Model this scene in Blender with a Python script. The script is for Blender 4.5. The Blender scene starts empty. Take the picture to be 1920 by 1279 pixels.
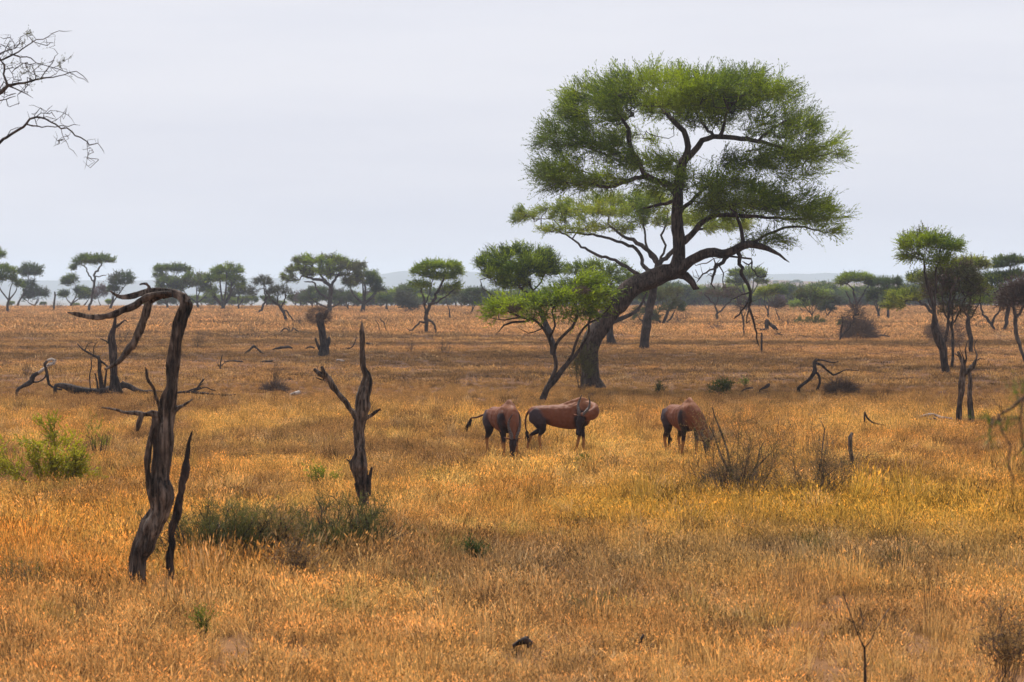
import bpy, math, random
import numpy as np
from mathutils import Vector, Matrix

random.seed(7)
RNG = np.random.default_rng(7)
S = bpy.context.scene
COL = S.collection

# ------------------------------------------------------------------ camera model
FPX, HOR, CAMH = 5333.0, 540.0, 3.6
TILT = math.atan((639.5 - HOR) / FPX)

def ray(px, py):
    u = (px - 960.0) / FPX
    v = (639.5 - py) / FPX
    return np.array([u, math.cos(TILT) + v * math.sin(TILT), -math.sin(TILT) + v * math.cos(TILT)])

def P(px, py, d):
    r = ray(px, py)
    return np.array([0, 0, CAMH]) + r * (d / r[1])

# ------------------------------------------------------------------ noise
def _hash(ix, iy, seed):
    h = (ix.astype(np.int64) * 374761393 + iy.astype(np.int64) * 668265263 + seed * 1442695041) & 0x7fffffff
    h = ((h ^ (h >> 13)) * 1274126177) & 0x7fffffff
    return ((h ^ (h >> 16)) & 0xffff) / 65535.0

def vnoise(x, y, seed=0):
    x = np.asarray(x, float); y = np.asarray(y, float)
    ix, iy = np.floor(x), np.floor(y)
    fx, fy = x - ix, y - iy
    fx = fx * fx * (3 - 2 * fx); fy = fy * fy * (3 - 2 * fy)
    a = _hash(ix, iy, seed); b = _hash(ix + 1, iy, seed)
    c = _hash(ix, iy + 1, seed); d = _hash(ix + 1, iy + 1, seed)
    return (a * (1 - fx) + b * fx) * (1 - fy) + (c * (1 - fx) + d * fx) * fy

def fbm(x, y, seed=0, n=4):
    s = 0; a = 0.5; t = 0
    for k in range(n):
        s = s + a * vnoise(np.asarray(x) * 2 ** k, np.asarray(y) * 2 ** k, seed + k * 17); t += a; a *= 0.55
    return s / t

def sstep(a, b, x):
    t = np.clip((np.asarray(x, float) - a) / (b - a), 0, 1)
    return t * t * (3 - 2 * t)

def gz(x, y):
    x = np.asarray(x, float); y = np.asarray(y, float)
    crest = 500 + 0.12 * x
    z = -20 * sstep(crest, crest + 1100, y)
    z = z + (fbm(x / 9.0, y / 14.0, 3, 3) - 0.5) * 0.16 * sstep(15, 40, y) * (1 - sstep(380, 480, y))
    z = z + (fbm(x / 60.0, y / 90.0, 9, 2) - 0.5) * 0.35 * sstep(120, 300, y) * (1 - 0.6 * sstep(400, 480, y))
    return z

def G(px, py):
    d = CAMH * FPX / max(py - HOR, 5)
    for _ in range(12):
        p = P(px, py, d)
        zz = float(gz(p[0], p[1]))
        d = min(530, 0.5 * d + 0.5 * (CAMH - zz) * FPX / max(py - HOR, 5))
    p = P(px, py, d)
    p[2] = float(gz(p[0], p[1]))
    return p

def Gv(px, py, hg):
    """ground point whose straw tops (hg metres high) show at px, py"""
    b = G(px, py)
    for _ in range(4): b = G(px, py + hg * FPX / b[1])
    return b
TRIM = []      # (x, y, radius, factor): straw is shorter here

# ------------------------------------------------------------------ materials
def mat(name):
    m = bpy.data.materials.new(name); m.use_nodes = True
    nt = m.node_tree; nt.nodes.clear()
    return m, nt.nodes, nt.links

def N(nodes, typ, **kw):
    n = nodes.new(typ)
    for k, v in kw.items():
        if k.startswith('i_'):
            n.inputs[k[2:].replace('_', ' ')].default_value = v
        else:
            setattr(n, k, v)
    return n

def ramp(nodes, stops):
    r = nodes.new('ShaderNodeValToRGB')
    e = r.color_ramp.elements
    while len(e) < len(stops): e.new(0.5)
    for i, (p, c) in enumerate(stops):
        e[i].position = p; e[i].color = (*c, 1)
    return r

def wood_mat(name, dark, mid, light, stretch=8.0, scale=3.0, bump=0.6, rough=0.85):
    m, n, l = mat(name)
    tc = N(n, 'ShaderNodeTexCoord')
    mp = N(n, 'ShaderNodeMapping'); mp.inputs['Scale'].default_value = (scale * stretch, scale * stretch, scale)
    l.new(tc.outputs['Object'], mp.inputs['Vector'])
    n1 = N(n, 'ShaderNodeTexNoise', i_Scale=1.0, i_Detail=6.0, i_Roughness=0.65)
    l.new(mp.outputs[0], n1.inputs['Vector'])
    n2 = N(n, 'ShaderNodeTexNoise', i_Scale=scale * 0.8, i_Detail=4.0)
    l.new(tc.outputs['Object'], n2.inputs['Vector'])
    mx = N(n, 'ShaderNodeMath', operation='ADD'); mx.inputs[1].default_value = 0
    ad = N(n, 'ShaderNodeMath', operation='MULTIPLY_ADD')
    l.new(n2.outputs['Fac'], ad.inputs[0]); ad.inputs[1].default_value = 0.5; l.new(n1.outputs['Fac'], mx.inputs[0])
    sc = N(n, 'ShaderNodeMath', operation='MULTIPLY'); sc.inputs[1].default_value = 0.6
    l.new(mx.outputs[0], sc.inputs[0]); l.new(sc.outputs[0], ad.inputs[2])
    r = ramp(n, [(0.42, dark), (0.54, mid), (0.70, light)])
    l.new(ad.outputs[0], r.inputs[0])
    b = N(n, 'ShaderNodeBsdfPrincipled'); b.inputs['Roughness'].default_value = rough
    b.inputs['Specular IOR Level'].default_value = 0.25
    m3 = N(n, 'ShaderNodeMapping'); m3.inputs['Scale'].default_value = (26, 26, 2.6); l.new(tc.outputs['Object'], m3.inputs['Vector'])
    n3 = N(n, 'ShaderNodeTexNoise', i_Scale=1.0, i_Detail=3.0, i_Roughness=0.6, i_Distortion=0.4); l.new(m3.outputs[0], n3.inputs['Vector'])
    r3 = ramp(n, [(0.40, (.16, .16, .16)), (0.47, (1, 1, 1)), (1.0, (1, 1, 1))]); l.new(n3.outputs['Fac'], r3.inputs[0])   # drying cracks
    mc = N(n, 'ShaderNodeMix', data_type='RGBA', blend_type='MULTIPLY'); mc.inputs['Factor'].default_value = 0.85
    l.new(r.outputs[0], mc.inputs['A']); l.new(r3.outputs[0], mc.inputs['B'])
    l.new(mc.outputs['Result'], b.inputs['Base Color'])
    bp = N(n, 'ShaderNodeBump'); bp.inputs['Strength'].default_value = bump; bp.inputs['Distance'].default_value = 0.02
    hm_ = N(n, 'ShaderNodeMath', operation='ADD'); l.new(n1.outputs['Fac'], hm_.inputs[0]); l.new(r3.outputs[0], hm_.inputs[1])
    l.new(hm_.outputs[0], bp.inputs['Height']); l.new(bp.outputs[0], b.inputs['Normal'])
    o = N(n, 'ShaderNodeOutputMaterial'); l.new(b.outputs[0], o.inputs[0])
    return m

def col_mat(name, transl=0.35, rough=0.6, attr='Col', spec=0.3, noise=0.0):
    m, n, l = mat(name)
    a = N(n, 'ShaderNodeAttribute', attribute_name=attr)
    b = N(n, 'ShaderNodeBsdfPrincipled'); b.inputs['Roughness'].default_value = rough
    b.inputs['Specular IOR Level'].default_value = spec
    colout = a.outputs['Color']
    if noise:
        tc = N(n, 'ShaderNodeTexCoord')
        nz = N(n, 'ShaderNodeTexNoise', i_Scale=22.0, i_Detail=5.0)
        l.new(tc.outputs['Object'], nz.inputs['Vector'])
        mr = N(n, 'ShaderNodeMapRange'); mr.inputs['To Min'].default_value = 1 - noise; mr.inputs['To Max'].default_value = 1 + noise
        l.new(nz.outputs['Fac'], mr.inputs['Value'])
        vm = N(n, 'ShaderNodeVectorMath', operation='SCALE')
        l.new(a.outputs['Color'], vm.inputs[0]); l.new(mr.outputs[0], vm.inputs['Scale'])
        colout = vm.outputs[0]
    l.new(colout, b.inputs['Base Color'])
    o = N(n, 'ShaderNodeOutputMaterial')
    if transl:
        t = N(n, 'ShaderNodeBsdfTranslucent'); l.new(colout, t.inputs['Color'])
        mx = N(n, 'ShaderNodeMixShader'); mx.inputs[0].default_value = transl
        l.new(b.outputs[0], mx.inputs[1]); l.new(t.outputs[0], mx.inputs[2]); l.new(mx.outputs[0], o.inputs[0])
    else:
        l.new(b.outputs[0], o.inputs[0])
    return m

M = {}
M['bark'] = wood_mat('bark', (0.018, 0.012, 0.010), (0.052, 0.035, 0.028), (0.12, 0.088, 0.070), 5, 3, 0.8)
M['bark_pale'] = wood_mat('bark_pale', (0.05, 0.04, 0.034), (0.12, 0.093, 0.075), (0.22, 0.18, 0.15), 5, 3, 0.6)
M['dead'] = wood_mat('dead_wood', (0.008, 0.006, 0.005), (0.068, 0.048, 0.037), (0.23, 0.175, 0.138), 5, 3.5, 1.0, 0.85)
M['dead_dark'] = wood_mat('charred_wood', (0.012, 0.009, 0.008), (0.04, 0.028, 0.024), (0.12, 0.085, 0.068), 6, 3, 0.8)
M['bleached'] = wood_mat('bleached_wood', (0.12, 0.085, 0.065), (0.42, 0.34, 0.28), (0.62, 0.55, 0.48), 6, 3, 0.4)
M['leaf'] = col_mat('acacia_leaf', 0.40, 0.6, spec=0.15)
M['twig'] = col_mat('dry_twig', 0.0, 0.9)
M['hide'] = col_mat('antelope_hide', 0.0, 0.6, spec=0.10, noise=0.25)
M['horn'] = col_mat('ringed_horn', 0.0, 0.45, spec=0.5)

# ------------------------------------------------------------------ mesh helpers
def mesh_arrays(name, V, F, material, colors=None, smooth=True, parent=None, origin=None, smoothed=None):
    """V (n,3); F (m,k) with k = 3 or 4; colors (m,3) per face or (n,3) per vertex"""
    V = np.asarray(V, float); F = np.asarray(F, np.int32)
    if origin is not None: V = V - np.asarray(origin)
    k = F.shape[1]
    me = bpy.data.meshes.new(name)
    me.vertices.add(len(V)); me.vertices.foreach_set('co', V.astype(np.float32).ravel())
    me.loops.add(F.size); me.loops.foreach_set('vertex_index', F.ravel())
    me.polygons.add(len(F)); me.polygons.foreach_set('loop_start', np.arange(0, F.size, k, dtype=np.int32))
    me.polygons.foreach_set('use_smooth', np.full(len(F), smooth, bool))
    if colors is not None:
        colors = np.asarray(colors, float)
        if len(colors) == len(F) and len(colors) != len(V):
            a = me.attributes.new('Col', 'FLOAT_COLOR', 'FACE')
        else:
            a = me.attributes.new('Col', 'FLOAT_COLOR', 'POINT')
        a.data.foreach_set('color', np.hstack([colors, np.ones((len(colors), 1))]).astype(np.float32).ravel())
    me.update(calc_edges=True)
    me.materials.append(material)
    ob = bpy.data.objects.new(name, me); COL.objects.link(ob)
    if parent is not None: ob.parent = parent
    return ob

def frames(P_):
    T = np.gradient(P_, axis=0)
    T /= np.linalg.norm(T, axis=1, keepdims=True) + 1e-9
    t0 = T[0]
    ref = np.array([0, 1, 0.]) if abs(t0[1]) < 0.8 else np.array([1, 0, 0.])
    A = np.zeros_like(T); a = ref - t0 * ref.dot(t0); a /= np.linalg.norm(a)
    for i in range(len(T)):
        a = a - T[i] * a.dot(T[i]); a /= np.linalg.norm(a) + 1e-9
        A[i] = a
    return T, A, np.cross(T, A)

class MB:
    """collects tubes and quads"""
    def __init__(self): self.V = []; self.F = []; self.C = []; self.n = 0
    def add(self, V, F, c=None):
        self.V.append(V); self.F.append(F + self.n); self.n += len(V)
        if c is not None: self.C.append(np.tile(c, (len(V), 1)) if np.ndim(c) == 1 else c)
    def tube(self, pts, rad, sides=6, groove=0.0, seed=0, c=None, flat=None):
        pts = np.asarray(pts, float); rad = np.asarray(rad, float); n = len(pts)
        if n < 2: return
        T, A, B = frames(pts)
        ang = np.linspace(0, 2 * np.pi, sides, endpoint=False)
        R = rad[:, None] * np.ones((1, sides))
        if groove:
            L = np.concatenate([[0], np.cumsum(np.linalg.norm(np.diff(pts, axis=0), axis=1))])
            g = fbm(np.cos(ang)[None, :] * 2.2 + L[:, None] * 0.35 + seed * 3.1, np.sin(ang)[None, :] * 2.2 + L[:, None] * 0.55 + 5, seed, 3)
            g2 = vnoise(ang[None, :] * 2.5 + seed, L[:, None] * 1.2 + 0 * ang[None, :], seed + 5)
            R = R * (1 + groove * (g - 0.5) * 2.4 + groove * 0.5 * (g2 - 0.5))
        fa, fb = (1, 1) if flat is None else flat
        V = pts[:, None, :] + R[..., None] * (np.cos(ang)[None, :, None] * A[:, None, :] * fa + np.sin(ang)[None, :, None] * B[:, None, :] * fb)
        V = V.reshape(-1, 3)
        i = np.arange(n - 1)[:, None] * sides; j = np.arange(sides)[None, :]; j2 = (j + 1) % sides
        F = np.stack([i + j, i + j2, i + sides + j2, i + sides + j], -1).reshape(-1, 4)
        # caps: extra centre vertex with degenerate-free fans of quads (two triangles share a quad on even sides)
        base = len(V)
        V = np.vstack([V, pts[0] - T[0] * rad[0] * 0.25, pts[-1] + T[-1] * rad[-1] * 0.5])
        caps = []
        for s in range(0, sides - 1, 2):
            caps.append([base, (s + 2) % sides, s + 1, s])
            o = (n - 1) * sides
            caps.append([base + 1, o + s, o + s + 1, o + (s + 2) % sides])
        F = np.vstack([F, np.array(caps)])
        self.add(V, F, c)
    def obj(self, name, material, parent=None, origin=None, smooth=True):
        return mesh_arrays(name, np.vstack(self.V), np.vstack(self.F), material,
                           np.vstack(self.C) if self.C else None, smooth, parent, origin)

def spline(pts, step):
    """Catmull-Rom through rows of (x,y,z,r) resampled about every step metres"""
    p = np.asarray(pts, float)
    if len(p) < 2: return p
    q = np.vstack([2 * p[0] - p[1], p, 2 * p[-1] - p[-2]])
    out = []
    for i in range(1, len(q) - 2):
        n = max(1, int(round(np.linalg.norm(q[i + 1][:3] - q[i][:3]) / step)))
        for k in range(n):
            t = k / n
            out.append(0.5 * ((2 * q[i]) + (-q[i - 1] + q[i + 1]) * t + (2 * q[i - 1] - 5 * q[i] + 4 * q[i + 1] - q[i + 2]) * t * t
                              + (-q[i - 1] + 3 * q[i] - 3 * q[i + 1] + q[i + 2]) * t ** 3))
    out.append(p[-1])
    out = np.array(out); out[:, 3] = np.maximum(out[:, 3], p[:, 3].min() * 0.8)
    return out

def tag(o, label=None, cat=None, group=None, kind=None):
    if label: o['label'] = label
    if cat: o['category'] = cat
    if group: o['group'] = group
    if kind: o['kind'] = kind
    return o

def empty(name, loc, label, cat, group=None):
    o = bpy.data.objects.new(name, None); COL.objects.link(o); o.location = tuple(loc)
    o.empty_display_size = 0.3
    return tag(o, label, cat, group)

# ------------------------------------------------------------------ trees
class Skel:
    def __init__(self, rng, minr=0.008):
        self.p = []; self.par = []; self.r = []; self.rng = rng; self.minr = minr
    def add(self, p, par, r=None):
        self.p.append(np.asarray(p, float)); self.par.append(par); self.r.append(r); return len(self.p) - 1
    def near(self, q):
        return int(np.argmin(np.linalg.norm(np.array(self.p) - q, axis=1)))
    def limb(self, rows, step=0.3, parent='near', jit=0.0):
        s = spline(rows, step)
        par = -1 if not self.p else (self.near(s[0][:3]) if parent == 'near' else parent)
        for i, q in enumerate(s):
            if i == 0 and par >= 0: continue
            j = self.rng.normal(0, jit, 3) if (jit and 0 < i < len(s) - 1) else 0
            par = self.add(q[:3] + j, par, q[3])
        return par
    def grow(self, attr, step=0.35, wander=0.06, up=0.0, fix=None):
        if len(attr) == 0: return
        P0 = np.array(self.p)
        d0 = np.min(np.linalg.norm(attr[:, None, :] - P0[None], axis=2), axis=1)
        order = np.argsort(d0)
        cap = len(P0) + len(attr) * 14
        A = np.zeros((cap, 3)); A[:len(P0)] = P0; n = len(P0)
        start = 0 if fix is None else fix
        for k in order:
            q = attr[k]
            dv = A[start:n] - q
            cost = np.linalg.norm(dv, axis=1) + np.maximum(dv[:, 2], 0) * 0.6
            j = int(np.argmin(cost)) + start
            L = np.linalg.norm(A[j] - q)
            m = max(1, min(12, int(L / step)))
            pj = self.par[j]
            dirn = (A[j] - A[pj]) if pj >= 0 else np.array([0, 0, 1.])
            dirn = dirn / (np.linalg.norm(dirn) + 1e-6)
            c = A[j] + dirn * L * 0.35 + np.array([0, 0, up * L])
            par = j
            for i in range(1, m + 1):
                t = i / m
                b = (1 - t) ** 2 * A[j] + 2 * t * (1 - t) * c + t * t * q
                if i < m: b = b + self.rng.normal(0, wander * step, 3)
                par = self.add(b, par, None); A[n] = b; n += 1
                if n >= cap - 1: return
    def finish(self, k=0.5, cap=0.12):
        n = len(self.p); cnt = np.zeros(n); kids = [[] for _ in range(n)]
        for i in range(n):
            if self.par[i] >= 0: kids[self.par[i]].append(i)
        for i in range(n - 1, -1, -1):
            if not kids[i]: cnt[i] = 1
            if self.par[i] >= 0: cnt[self.par[i]] += cnt[i]
        R = np.array([self.r[i] if self.r[i] is not None else min(cap, self.minr * cnt[i] ** k) for i in range(n)])
        self.kids = kids; self.R = R; self.cnt = cnt
        return R
    def mesh(self, mb, sides=(14, 7, 4), groove=0.26, thick=0.09):
        R = self.R; PP = np.array(self.p)
        starts = [0]
        while starts:
            s = starts.pop()
            par = self.par[s]
            ch = [s]; cur = s
            while self.kids[cur]:
                ks = sorted(self.kids[cur], key=lambda i: -R[i] - 0.001 * self.cnt[i])
                starts.extend(ks[1:]); cur = ks[0]; ch.append(cur)
            pts = PP[ch]; rr = R[ch].copy()
            if par >= 0:
                pts = np.vstack([PP[par], pts]); rr = np.concatenate([[min(R[par], rr[0] * 1.15)], rr])
            rr[-1] *= 0.45
            mxr = rr.max()
            sd = sides[0] if mxr > thick else (sides[1] if mxr > thick * 0.3 else sides[2])
            if len(pts) >= 2:
                mb.tube(pts, rr, sd, groove if mxr > thick * 0.5 else 0, seed=s % 97)
    def tips(self, R=0.02):
        PP = np.array(self.p)
        idx = [i for i in range(len(PP)) if self.r[i] is None and self.cnt[i] <= 3]
        D = np.array([PP[i] - PP[self.par[i]] for i in idx]) if idx else np.zeros((0, 3))
        return PP[idx], D / (np.linalg.norm(D, axis=1, keepdims=True) + 1e-6)

def unit(v): return v / (np.linalg.norm(v, axis=-1, keepdims=True) + 1e-9)

def sprays(rng, O, D, length, m, ll, lw, cols, colj=0.14, curve=0.25, spread=1.0):
    """feathery sprays: O,D (s,3). returns V,F,C"""
    s = len(O)
    L = length * rng.uniform(0.5, 1.2, s)
    t = (np.arange(m)[None, :] + rng.uniform(0, 1, (s, m))) / m
    side = unit(np.cross(D, unit(rng.normal(0, 1, (s, 3)))))
    upv = np.cross(side, D)
    ctr = O[:, None, :] + D[:, None, :] * (t * L[:, None])[..., None] + upv[:, None, :] * (curve * (t ** 2) * L[:, None])[..., None]
    sg = np.where(rng.random((s, m)) < 0.5, -1., 1.)[..., None]
    ld = unit(side[:, None, :] * sg * 0.45 * spread + D[:, None, :] * 1.0 + rng.normal(0, 0.28, (s, m, 3)))
    wd = unit(np.cross(ld, unit(rng.normal(0, 1, (s, m, 3)) + np.array([0, 0, 1.9]))))
    a = ll * rng.uniform(0.6, 1.3, (s, m, 1)); b = lw * rng.uniform(0.7, 1.2, (s, m, 1))
    v0 = ctr; v1 = ctr + ld * a * 0.5 + wd * b * 0.5; v2 = ctr + ld * a; v3 = ctr + ld * a * 0.5 - wd * b * 0.5
    V = np.stack([v0, v1, v2, v3], 2).reshape(-1, 3)
    F = np.arange(s * m * 4).reshape(-1, 4)
    c = cols[:, None, :] * (1 + rng.uniform(-colj, colj * 1.3, (s, m, 1)))
    c = c.reshape(-1, 3)
    # the twig each spray grows on
    w = unit(np.cross(D, rng.normal(0, 1, (s, 3)))) * lw * 0.16
    k1 = O + D * (L * .5)[:, None] + upv * (curve * .25 * L)[:, None]; k2 = O + D * L[:, None] + upv * (curve * L)[:, None]
    V2 = np.stack([O - w, O + w, k1 + w, k1 - w, k1 - w, k1 + w, k2 + w * .4, k2 - w * .4], 1).reshape(-1, 3)
    V = np.vstack([V, V2]); F = np.arange(len(V)).reshape(-1, 4)
    c = np.vstack([c, np.repeat(cols * .35 + np.array([.035, .024, .016]), 2, axis=0)])
    return V, F, np.clip(c, 0.003, 1)

GREENS = {
    'bright': ((0.330, 0.420, 0.016), (0.090, 0.155, 0.010)),
    'lime':   ((0.400, 0.430, 0.030), (0.150, 0.205, 0.018)),
    'mid':    ((0.175, 0.240, 0.020), (0.050, 0.090, 0.012)),
    'dark':   ((0.075, 0.120, 0.022), (0.028, 0.050, 0.014)),
    'olive':  ((0.125, 0.125, 0.036), (0.070, 0.075, 0.028)),
    'grey':   ((0.095, 0.105, 0.060), (0.060, 0.062, 0.045)),
    'brown':  ((0.150, 0.100, 0.075), (0.085, 0.058, 0.045)),
    'pink':   ((0.180, 0.105, 0.100), (0.110, 0.068, 0.066)),
    'bush':   ((0.190, 0.185, 0.045), (0.075, 0.085, 0.022)),
    'straw':  ((0.420, 0.270, 0.100), (0.220, 0.130, 0.050)),
    'yellow': ((0.520, 0.470, 0.025), (0.230, 0.240, 0.020)),
}

def pad_points(rng, c, rx, rz, ry, n, top=0.35):
    """points in an ellipsoid weighted to its upper shell"""
    v = unit(rng.normal(0, 1, (n, 3)))
    rr = rng.uniform(0.35, 1, (n, 1)) ** 0.5
    v = v * rr
    low = v[:, 2] < 0
    v[low, 2] *= rng.uniform(0, 1, low.sum()) * (1 - top) + 0.02
    # ragged outline
    k = 1 + 0.22 * (vnoise(v[:, 0] * 3 + c[0], v[:, 1] * 3 + c[1], 5) - 0.5) * 2
    return np.array(c) + v * np.array([rx, ry, rz]) * k[:, None]

def acacia(name, base, pads, limbs=(), trunk=None, col='bright', n=None, density=1.0, label='', cat='tree',
           group=None, bark='bark', fork=0.42, up=0.75, leafk=1.0, bare=0.0, seed=1, lean=None, w=None, sink=0.1, mixcol=None,
           extra_bare=0, twig_up=0.0, spraylen=1.0):
    """base (px,py); pads rows (px,py,rx,ry[,ddepth_m[,ry_m[,weight]]]) ; limbs rows of [(px,py,wpx[,dd]),...]"""
    rng = np.random.default_rng(seed)
    b = G(*base); d = b[1]; mpp = d / FPX
    root = empty(name, b, label, cat, group)
    minr = max(0.006, mpp * 0.30)
    sk = Skel(rng, minr)
    def row(q, z=0):
        dd = q[3] if len(q) > 3 else 0
        p = P(q[0], q[1], d + dd)
        return [*p, q[2] * mpp * 0.5]
    padw = []
    for q in pads:
        dd = q[4] if len(q) > 4 else rng.uniform(-0.4, 0.4)
        rx, rz = max(q[2] - 4.5, 3) * mpp, max(q[3] - 4.0, 3) * mpp
        ry = q[5] if len(q) > 5 else rx * 0.9
        padw.append((P(q[0], q[1] + 3, d + dd), rx, rz, ry, q[6] if len(q) > 6 else 1.0))
    if limbs:
        for L in limbs:
            rows = [row(q) for q in L]
            if L is limbs[0]: rows = [[b[0], b[1], b[2] - sink, rows[0][3] * 1.25]] + rows
            sk.limb(rows, step=max(0.25, 2.5 * mpp), jit=0.9 * mpp)
    else:
        w = w or 6
        cx = np.mean([q[0][0] for q in padw]); cy = np.mean([q[0][1] for q in padw])
        lo = min(q[0][2] - q[2] for q in padw); hz = b[2] + (lo - b[2]) * fork
        fk = np.array([b[0] + (cx - b[0]) * 0.35 + (lean or 0), b[1] + (cy - b[1]) * 0.2, hz])
        r0 = w * mpp * 0.5
        m1 = (b + fk) / 2 + rng.normal(0, 0.05, 3) * (hz - b[2])
        sk.limb([[b[0], b[1], b[2] - sink, r0 * 1.3], [*m1, r0], [*fk, r0 * 0.85]], step=max(0.3, 2.5 * mpp))
        for (c, rx, rz, ry, wt) in padw:
            for kk in range(2 if rx > 1.5 else 1):
                tgt = c + np.array([rng.uniform(-0.6, 0.6) * rx, rng.uniform(-0.6, 0.6) * ry, -0.35 * rz])
                mid = fk * 0.45 + tgt * 0.55 + np.array([(tgt[0] - fk[0]) * 0.12, 0, -0.05 * (tgt[2] - fk[2])]) + rng.normal(0, 0.06, 3) * (tgt[2] - fk[2])
                sk.limb([[*fk, r0 * 0.6], [*mid, r0 * 0.42], [*tgt, r0 * 0.22]], step=max(0.3, 2.5 * mpp))
    fixn = len(sk.p)
    n = n or 110
    tot = sum((q[1] * q[3]) * q[4] for q in padw) or 1
    attr = []
    for (c, rx, rz, ry, wt) in padw:
        k = max(5, int(n * rx * ry * wt / tot))
        attr.append(pad_points(rng, c, rx, rz, ry, k))
    attr = np.vstack(attr)
    sk.grow(attr, step=max(0.28, 3.0 * mpp), wander=0.22, up=twig_up)
    sk.finish(0.46, cap=max(0.03, (w or 6) * mpp * 0.22))
    mb = MB(); sk.mesh(mb, thick=max(0.05, 1.2 * mpp)); 
    TP, TD = sk.tips()
    # bare twigs, hair thin, around all the fine wood
    nt = int(len(TP) * (1.2 + 2.5 * bare + extra_bare))
    if nt:
        ii = rng.integers(0, len(TP), nt)
        o = TP[ii]; dd = unit(TD[ii] * 0.8 + rng.normal(0, 0.6, (nt, 3)) + np.array([0, 0, 0.1]))
        ln = rng.uniform(0.25, 0.7, (nt, 1)) * max(1.0, mpp * 30)
        wv = unit(np.cross(dd, unit(rng.normal(0, 1, (nt, 3))))) * minr * 0.55
        kink = o + dd * ln * 0.5 + rng.normal(0, 0.05, (nt, 3))
        V = np.stack([o - wv, o + wv, kink + wv * 0.7, kink - wv * 0.7, kink - wv * 0.7, kink + wv * 0.7, o + dd * ln + wv * 0.3, o + dd * ln - wv * 0.3], 1).reshape(-1, 3)
        F = np.arange(nt * 8).reshape(-1, 4)
        mb.add(V, F)
    mb.obj('trunk', M[bark], root, b)
    # foliage
    hi, lo_ = GREENS[col]
    hi = np.array(hi); lo_ = np.array(lo_)
    ll = max(0.10, 2.6 * mpp) * leafk; lw = max(0.034, 1.25 * mpp) * leafk
    per = 14.0 * density
    ns = int(len(TP) * per * (1 - bare * 0.7))
    ii = rng.integers(0, len(TP), ns)
    o = TP[ii] + rng.normal(0, 1, (ns, 3)) * max(0.10, 2.0 * mpp)
    cen = attr.mean(axis=0)
    rad = o - cen; rad[:, 2] *= 0.15
    dirs = unit(unit(rad) * 0.8 + TD[ii] * 0.5 + rng.normal(0, 0.45, (ns, 3)) + np.array([0, 0, up * 0.5]))
    cl = vnoise(o[:, 0] * 0.9 + 7 * seed, o[:, 2] * 1.6 + o[:, 1] * 0.7, seed + 3)
    f = np.clip(0.02 + 1.10 * cl + rng.uniform(-0.30, 0.30, ns), 0, 1)[:, None]
    cols = lo_ * (1 - f) + hi * f
    if mixcol:
        h2 = np.array(GREENS[mixcol][0]); l2 = np.array(GREENS[mixcol][1])
        mk = (vnoise(o[:, 0] * 0.8 + 3, o[:, 2] * 1.1 + o[:, 1] * 0.7, seed + 11) + rng.uniform(-.3, .3, ns) > 0.5)[:, None]
        cols = np.where(mk, l2 * (1 - f) + h2 * f, cols)
    V, F, C = sprays(rng, o, dirs, max(0.42, 9 * mpp) * spraylen, 9, ll, lw, cols)
    mesh_arrays('crown', V, F, M['leaf'] if col not in ('brown', 'pink') else M['twig'], C, False, root, b)
    return root, sk, d

# ---- remeshed dead wood
def remesh(ob, voxel, smooth_it=1):
    md = ob.modifiers.new('r', 'REMESH'); md.mode = 'VOXEL'; md.voxel_size = voxel; md.use_smooth_shade = True
    if smooth_it:
        m2 = ob.modifiers.new('s', 'SMOOTH'); m2.factor = 0.5; m2.iterations = smooth_it
    dg = bpy.context.evaluated_depsgraph_get(); dg.update()
    ev = ob.evaluated_get(dg)
    me = bpy.data.meshes.new_from_object(ev)
    me.name = ob.name
    mats = list(ob.data.materials)
    ob.modifiers.clear()
    ob.data = me
    if not me.materials:
        for m_ in mats: me.materials.append(m_)
    me.polygons.foreach_set('use_smooth', np.ones(len(me.polygons), bool))
    return ob

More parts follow.
